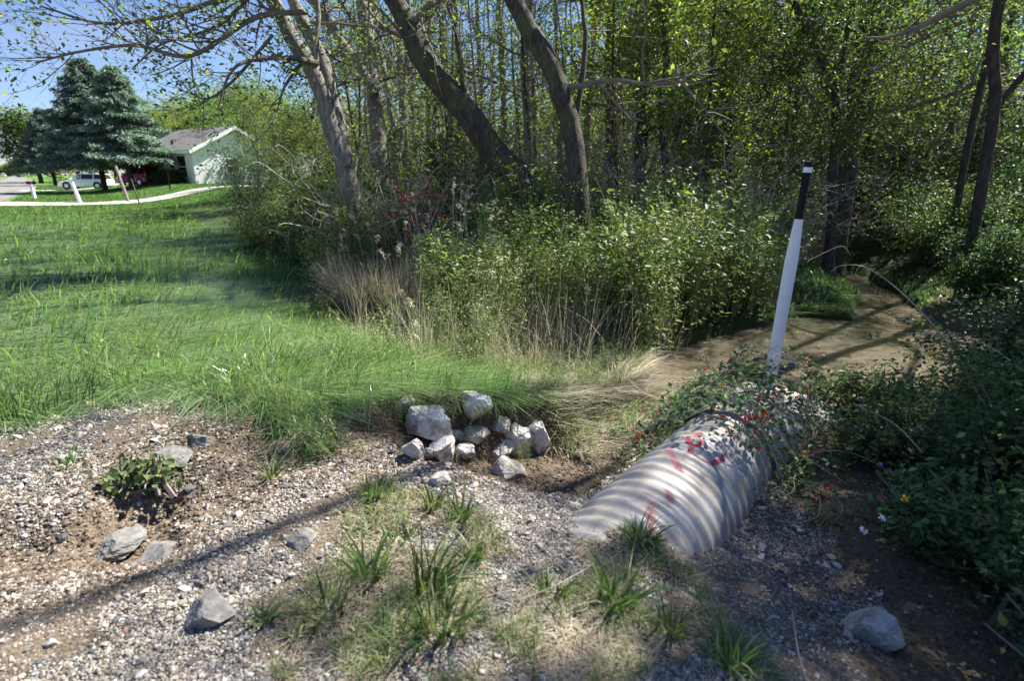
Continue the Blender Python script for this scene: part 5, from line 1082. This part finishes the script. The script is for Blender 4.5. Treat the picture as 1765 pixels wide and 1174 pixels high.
# ------------------------------------------------------------------ cars
def car(loc, rz, paint, label, L_=4.7, W_=1.82, Hh=1.66, suv=True, name='parked_car'):
    root = empty(name, loc, label, 'car', rz=rz); h = L_/2
    # side profile stations: x, z bottom, z belt, half width
    st = [(-h, .45, .80, .62), (-h+.06, .34, 1.0, .78), (-h+.5, .26, 1.05, .88), (-h+1.3, .25, 1.04, .91), (0, .24, 1.0, .91), (h-1.5, .24, .98, .91), (h-1.0, .25, .94, .90), (h-.35, .28, .82, .84), (h-.06, .34, .66, .72), (h, .42, .56, .60)]
    V = []
    for x, zb, zt, hw in st:
        zm = (zb+zt)/2
        V += [(x, -hw*.9, zb), (x, -hw, zb+.12), (x, -hw, zm+.05), (x, -hw*.94, zt-.04), (x, -hw*.80, zt), (x, hw*.80, zt), (x, hw*.94, zt-.04), (x, hw, zm+.05), (x, hw, zb+.12), (x, hw*.9, zb)]
    n = len(st); Fq = [[i*10+j, i*10+(j+1) % 10, (i+1)*10+(j+1) % 10, (i+1)*10+j] for i in range(n-1) for j in range(10)]
    mb = MB(); mb.add(np.array(V)*[1, W_/1.82, Hh/1.66], Fq); mb.add(np.array(V[:10])*[1, W_/1.82, Hh/1.66], [list(range(9, -1, -1))]); mb.add(np.array(V[-10:])*[1, W_/1.82, Hh/1.66], [list(range(10))])
    # cabin
    cab = [(-h+.12, 1.0, .70, 1.0), (-h+.45, 1.58, .60, 1.0), (-h+1.2, 1.66, .62, 1.0), (.1, 1.66, .62, 1.0), (h-1.95, 1.56, .60, 1.0), (h-1.25, .99, .74, 1.0)]
    V2 = []
    for x, zt, hw, _ in cab: zb = .98; V2 += [(x, -.80, zb), (x, -hw, zt), (x, hw, zt), (x, .80, zb)]
    Fq = [[i*4+j, i*4+j+1, (i+1)*4+j+1, (i+1)*4+j] for i in range(5) for j in range(3)]
    mb.add(np.array(V2)*[1, W_/1.82, Hh/1.66], Fq); mb.build('body', paint, root)
    V2 = np.array(V2)*[1, W_/1.82, Hh/1.66]
    def sidewin(i0, i1, a, b_, sg):
        q = 0 if sg < 0 else 3; e = 1 if sg < 0 else 2; P = lambda i, t: V2[i*4+q]*(1-t)+V2[i*4+e]*t
        A = P(i0, .12)*(1-a)+P(i1, .12)*a; B = P(i0, .12)*(1-b_)+P(i1, .12)*b_; C_ = P(i0, .86)*(1-b_)+P(i1, .86)*b_; D = P(i0, .86)*(1-a)+P(i1, .86)*a
        off = np.array([0, sg*.012, .004]); m2 = MB(); m2.add([A+off, B+off, C_+off, D+off], [[0, 1, 2, 3]]); m2.build('side_window', M['glass'], root)
    for sg in (-1, 1): sidewin(1, 2, .1, 1.0, sg); sidewin(2, 3, .1, .95, sg); sidewin(3, 4, .03, .97, sg)
    for (i, nm) in ((0, 'rear_window'), (4, 'windscreen')):
        A = V2[i*4+1]; B = V2[i*4+2]; C_ = V2[i*4+5]; D = V2[i*4+6]; lo, hi = (((V2[0], V2[3]), (A+0, B+0)) if False else (None, None))
        q = [V2[i*4+1], V2[i*4+2], V2[i*4+6], V2[i*4+5]]; c = sum(q)/4; nn = nrm(np.cross(q[1]-q[0], q[3]-q[0])); nn = nn if nn[2] > 0 else -nn
        m2 = MB(); m2.add([c+(p-c)*.88+nn*.012 for p in q], [[0, 1, 2, 3]]); m2.build(nm, M['glass'], root)
    for x in (-h+.95, h-.95):
        for sg in (-1, 1):
            y = sg*(W_/2-.1); cs = np.array([[x, y-.11, .34], [x, y-.10, .34], [x, y+.10, .34], [x, y+.11, .34]]); m2 = MB(); ctube(m2, cs, [.28, .34, .34, .28], 22); wh = m2.build('wheel', M['tyre'], root)
            m2 = MB(); ctube(m2, np.array([[x, y+sg*.105, .34], [x, y+sg*.125, .34]]), [.21, .19], 16); r_ = m2.build('rim', M['rim'], None); r_.parent = wh
            m2 = MB(); ctube(m2, np.array([[x, sg*(W_/2+.002-.03), .36], [x, sg*(W_/2+.006), .36]]), [.40, .40], 22); m2.build('wheel_arch', M['dark_trim'], root)
    for sg in (-1, 1):
        m2 = MB(); box(m2, (-h+.14, sg*.70, .98*Hh/1.66), (.16, .20, .26)); m2.build('tail_light', M['lamp_red'], root)
        m2 = MB(); box(m2, (h-.26, sg*.66, .70*Hh/1.66), (.26, .26, .15)); m2.build('headlight', M['rim'], root)
        m2 = MB(); box(m2, (h-1.45, sg*(W_/2+.08), 1.05), (.14, .2, .13)); m2.build('mirror', paint, root)
    return root
P = onw(146, 59); car((P[0], P[1], Hs(P[0], P[1])+.04), math.radians(180+8), M['car_white'], 'white crossover car parked on the far drive by the spruces', 4.8, 1.85, 1.55)
P = onw(238, 53); car((P[0], P[1], Hs(P[0], P[1])+.02), math.radians(180-22), M['car_red'], 'magenta sport utility car parked between the spruce trunks', 4.3, 1.75, 1.72)
P = onw(9, 330); car((P[0]-1, P[1], .05), math.radians(130), M['car_white'], 'distant white truck on the road at the left edge', 5.5, 2.1, 2.3)
P = onw(32, 300); car((P[0], P[1], .05), math.radians(130), M['car_far'], 'distant dark car on the road near the horizon')
# ------------------------------------------------------------------ posts
def mailbox(px, D, h, label, boxmat, pw):
    P = onw(px, D); P[2] = Hs(P[0], P[1]); root = empty('mailbox', P, label, 'mailbox'); mb = MB(); box(mb, P+[0, 0, h/2-.05], (pw, pw, h+.1)); mb.build('post', M['white'], root, loc=P)
    mb = MB(); V = []
    for t in (-.26, .26):
        for k in range(9): a = math.pi*k/8; V.append(P+NV*t+AV*(.085*math.cos(a))+ZV*(h+.11+.085*math.sin(a)))
        V += [P+NV*t-AV*.085+ZV*(h+.002), P+NV*t+AV*.085+ZV*(h+.002)]
    mb.add(V, [[j, (j+1) % 11, 11+(j+1) % 11, 11+j] for j in range(11)]); mb.add(V, [list(range(11)), list(range(21, 10, -1))]); mb.build('letter_box', boxmat, root, loc=P)
    mb = MB(); box(mb, P+[0, 0, h+.10]+AV*-.10, (.02, .16, .05)); mb.build('flag', M['lamp_red'], root, loc=P)
mailbox(50, 38, .95, 'black mailbox on a white post at the edge of the road', M['black'], .16)
def post(name, px0, py0, px1, py1, D, w0, label, mat, cat='post', parts=()):
    P = onw(px0, D); P[2] = Hs(P[0], P[1])-.05; T = Pd(px1, py1, D+.3); mb = MB(); ctube(mb, smoothline([P, (P+T)/2, T], 3), [w0, w0, w0, w0, w0*.9, w0*.9, w0*.85], 8); o = mb.build(name, M[mat], loc=P); return tag(o, label, cat)
post('wooden_post', 129, 350, 124, 314, 31, .09, 'white painted wooden post beside the near driveway', 'white')
post('wooden_post', 213, 346, 199, 286, 33, .085, 'grey weathered leaning post in front of the spruce trunks', 'grey_wood')
post('metal_rod', 234, 366, 226, 308, 25, .03, 'thin rusty rod standing in the long grass before the driveway', 'rust', 'rod')
for a, lb in ((97, 'left one of two yellow guy wire markers beyond the white car'), (113, 'right one of two yellow guy wire markers beyond the white car')):
    P = onw(a-3, 72); P[2] = 0; T = P+[1.0, 0, 2.0]; mb = MB(); ctube(mb, np.array([P, (P+T)/2, T]), .07, 8); tag(mb.build('wire_marker', M['yellow_plastic'], loc=P), lb, 'marker')
def lamp_post():
    P = onw(289, 42); P[2] = Hs(P[0], P[1]); root = empty('lamp_post', P, 'black lamp post with a lantern on the lawn before the hedge', 'lamp post'); mb = MB(); ctube(mb, P+np.array([[0, 0, -.1], [0, 0, .9], [0, 0, 1.75]]), [.045, .035, .03], 10); mb.build('pole', M['black'], root, loc=P)
    mb = MB()
    for dz, r in ((1.76, .07), (2.08, .12)): pass
    ctube(mb, P+np.array([[0, 0, 1.76], [0, 0, 1.80]]), [.05, .09], 6); ctube(mb, P+np.array([[0, 0, 2.06], [0, 0, 2.09], [0, 0, 2.22]]), [.16, .15, .02], 6); mb.build('lantern_frame', M['black'], root, loc=P)
    mb = MB(); ctube(mb, P+np.array([[0, 0, 1.805], [0, 0, 2.055]]), [.075, .115], 6); mb.build('lantern_glass', M['glass'], root, loc=P)
lamp_post()
#@@END
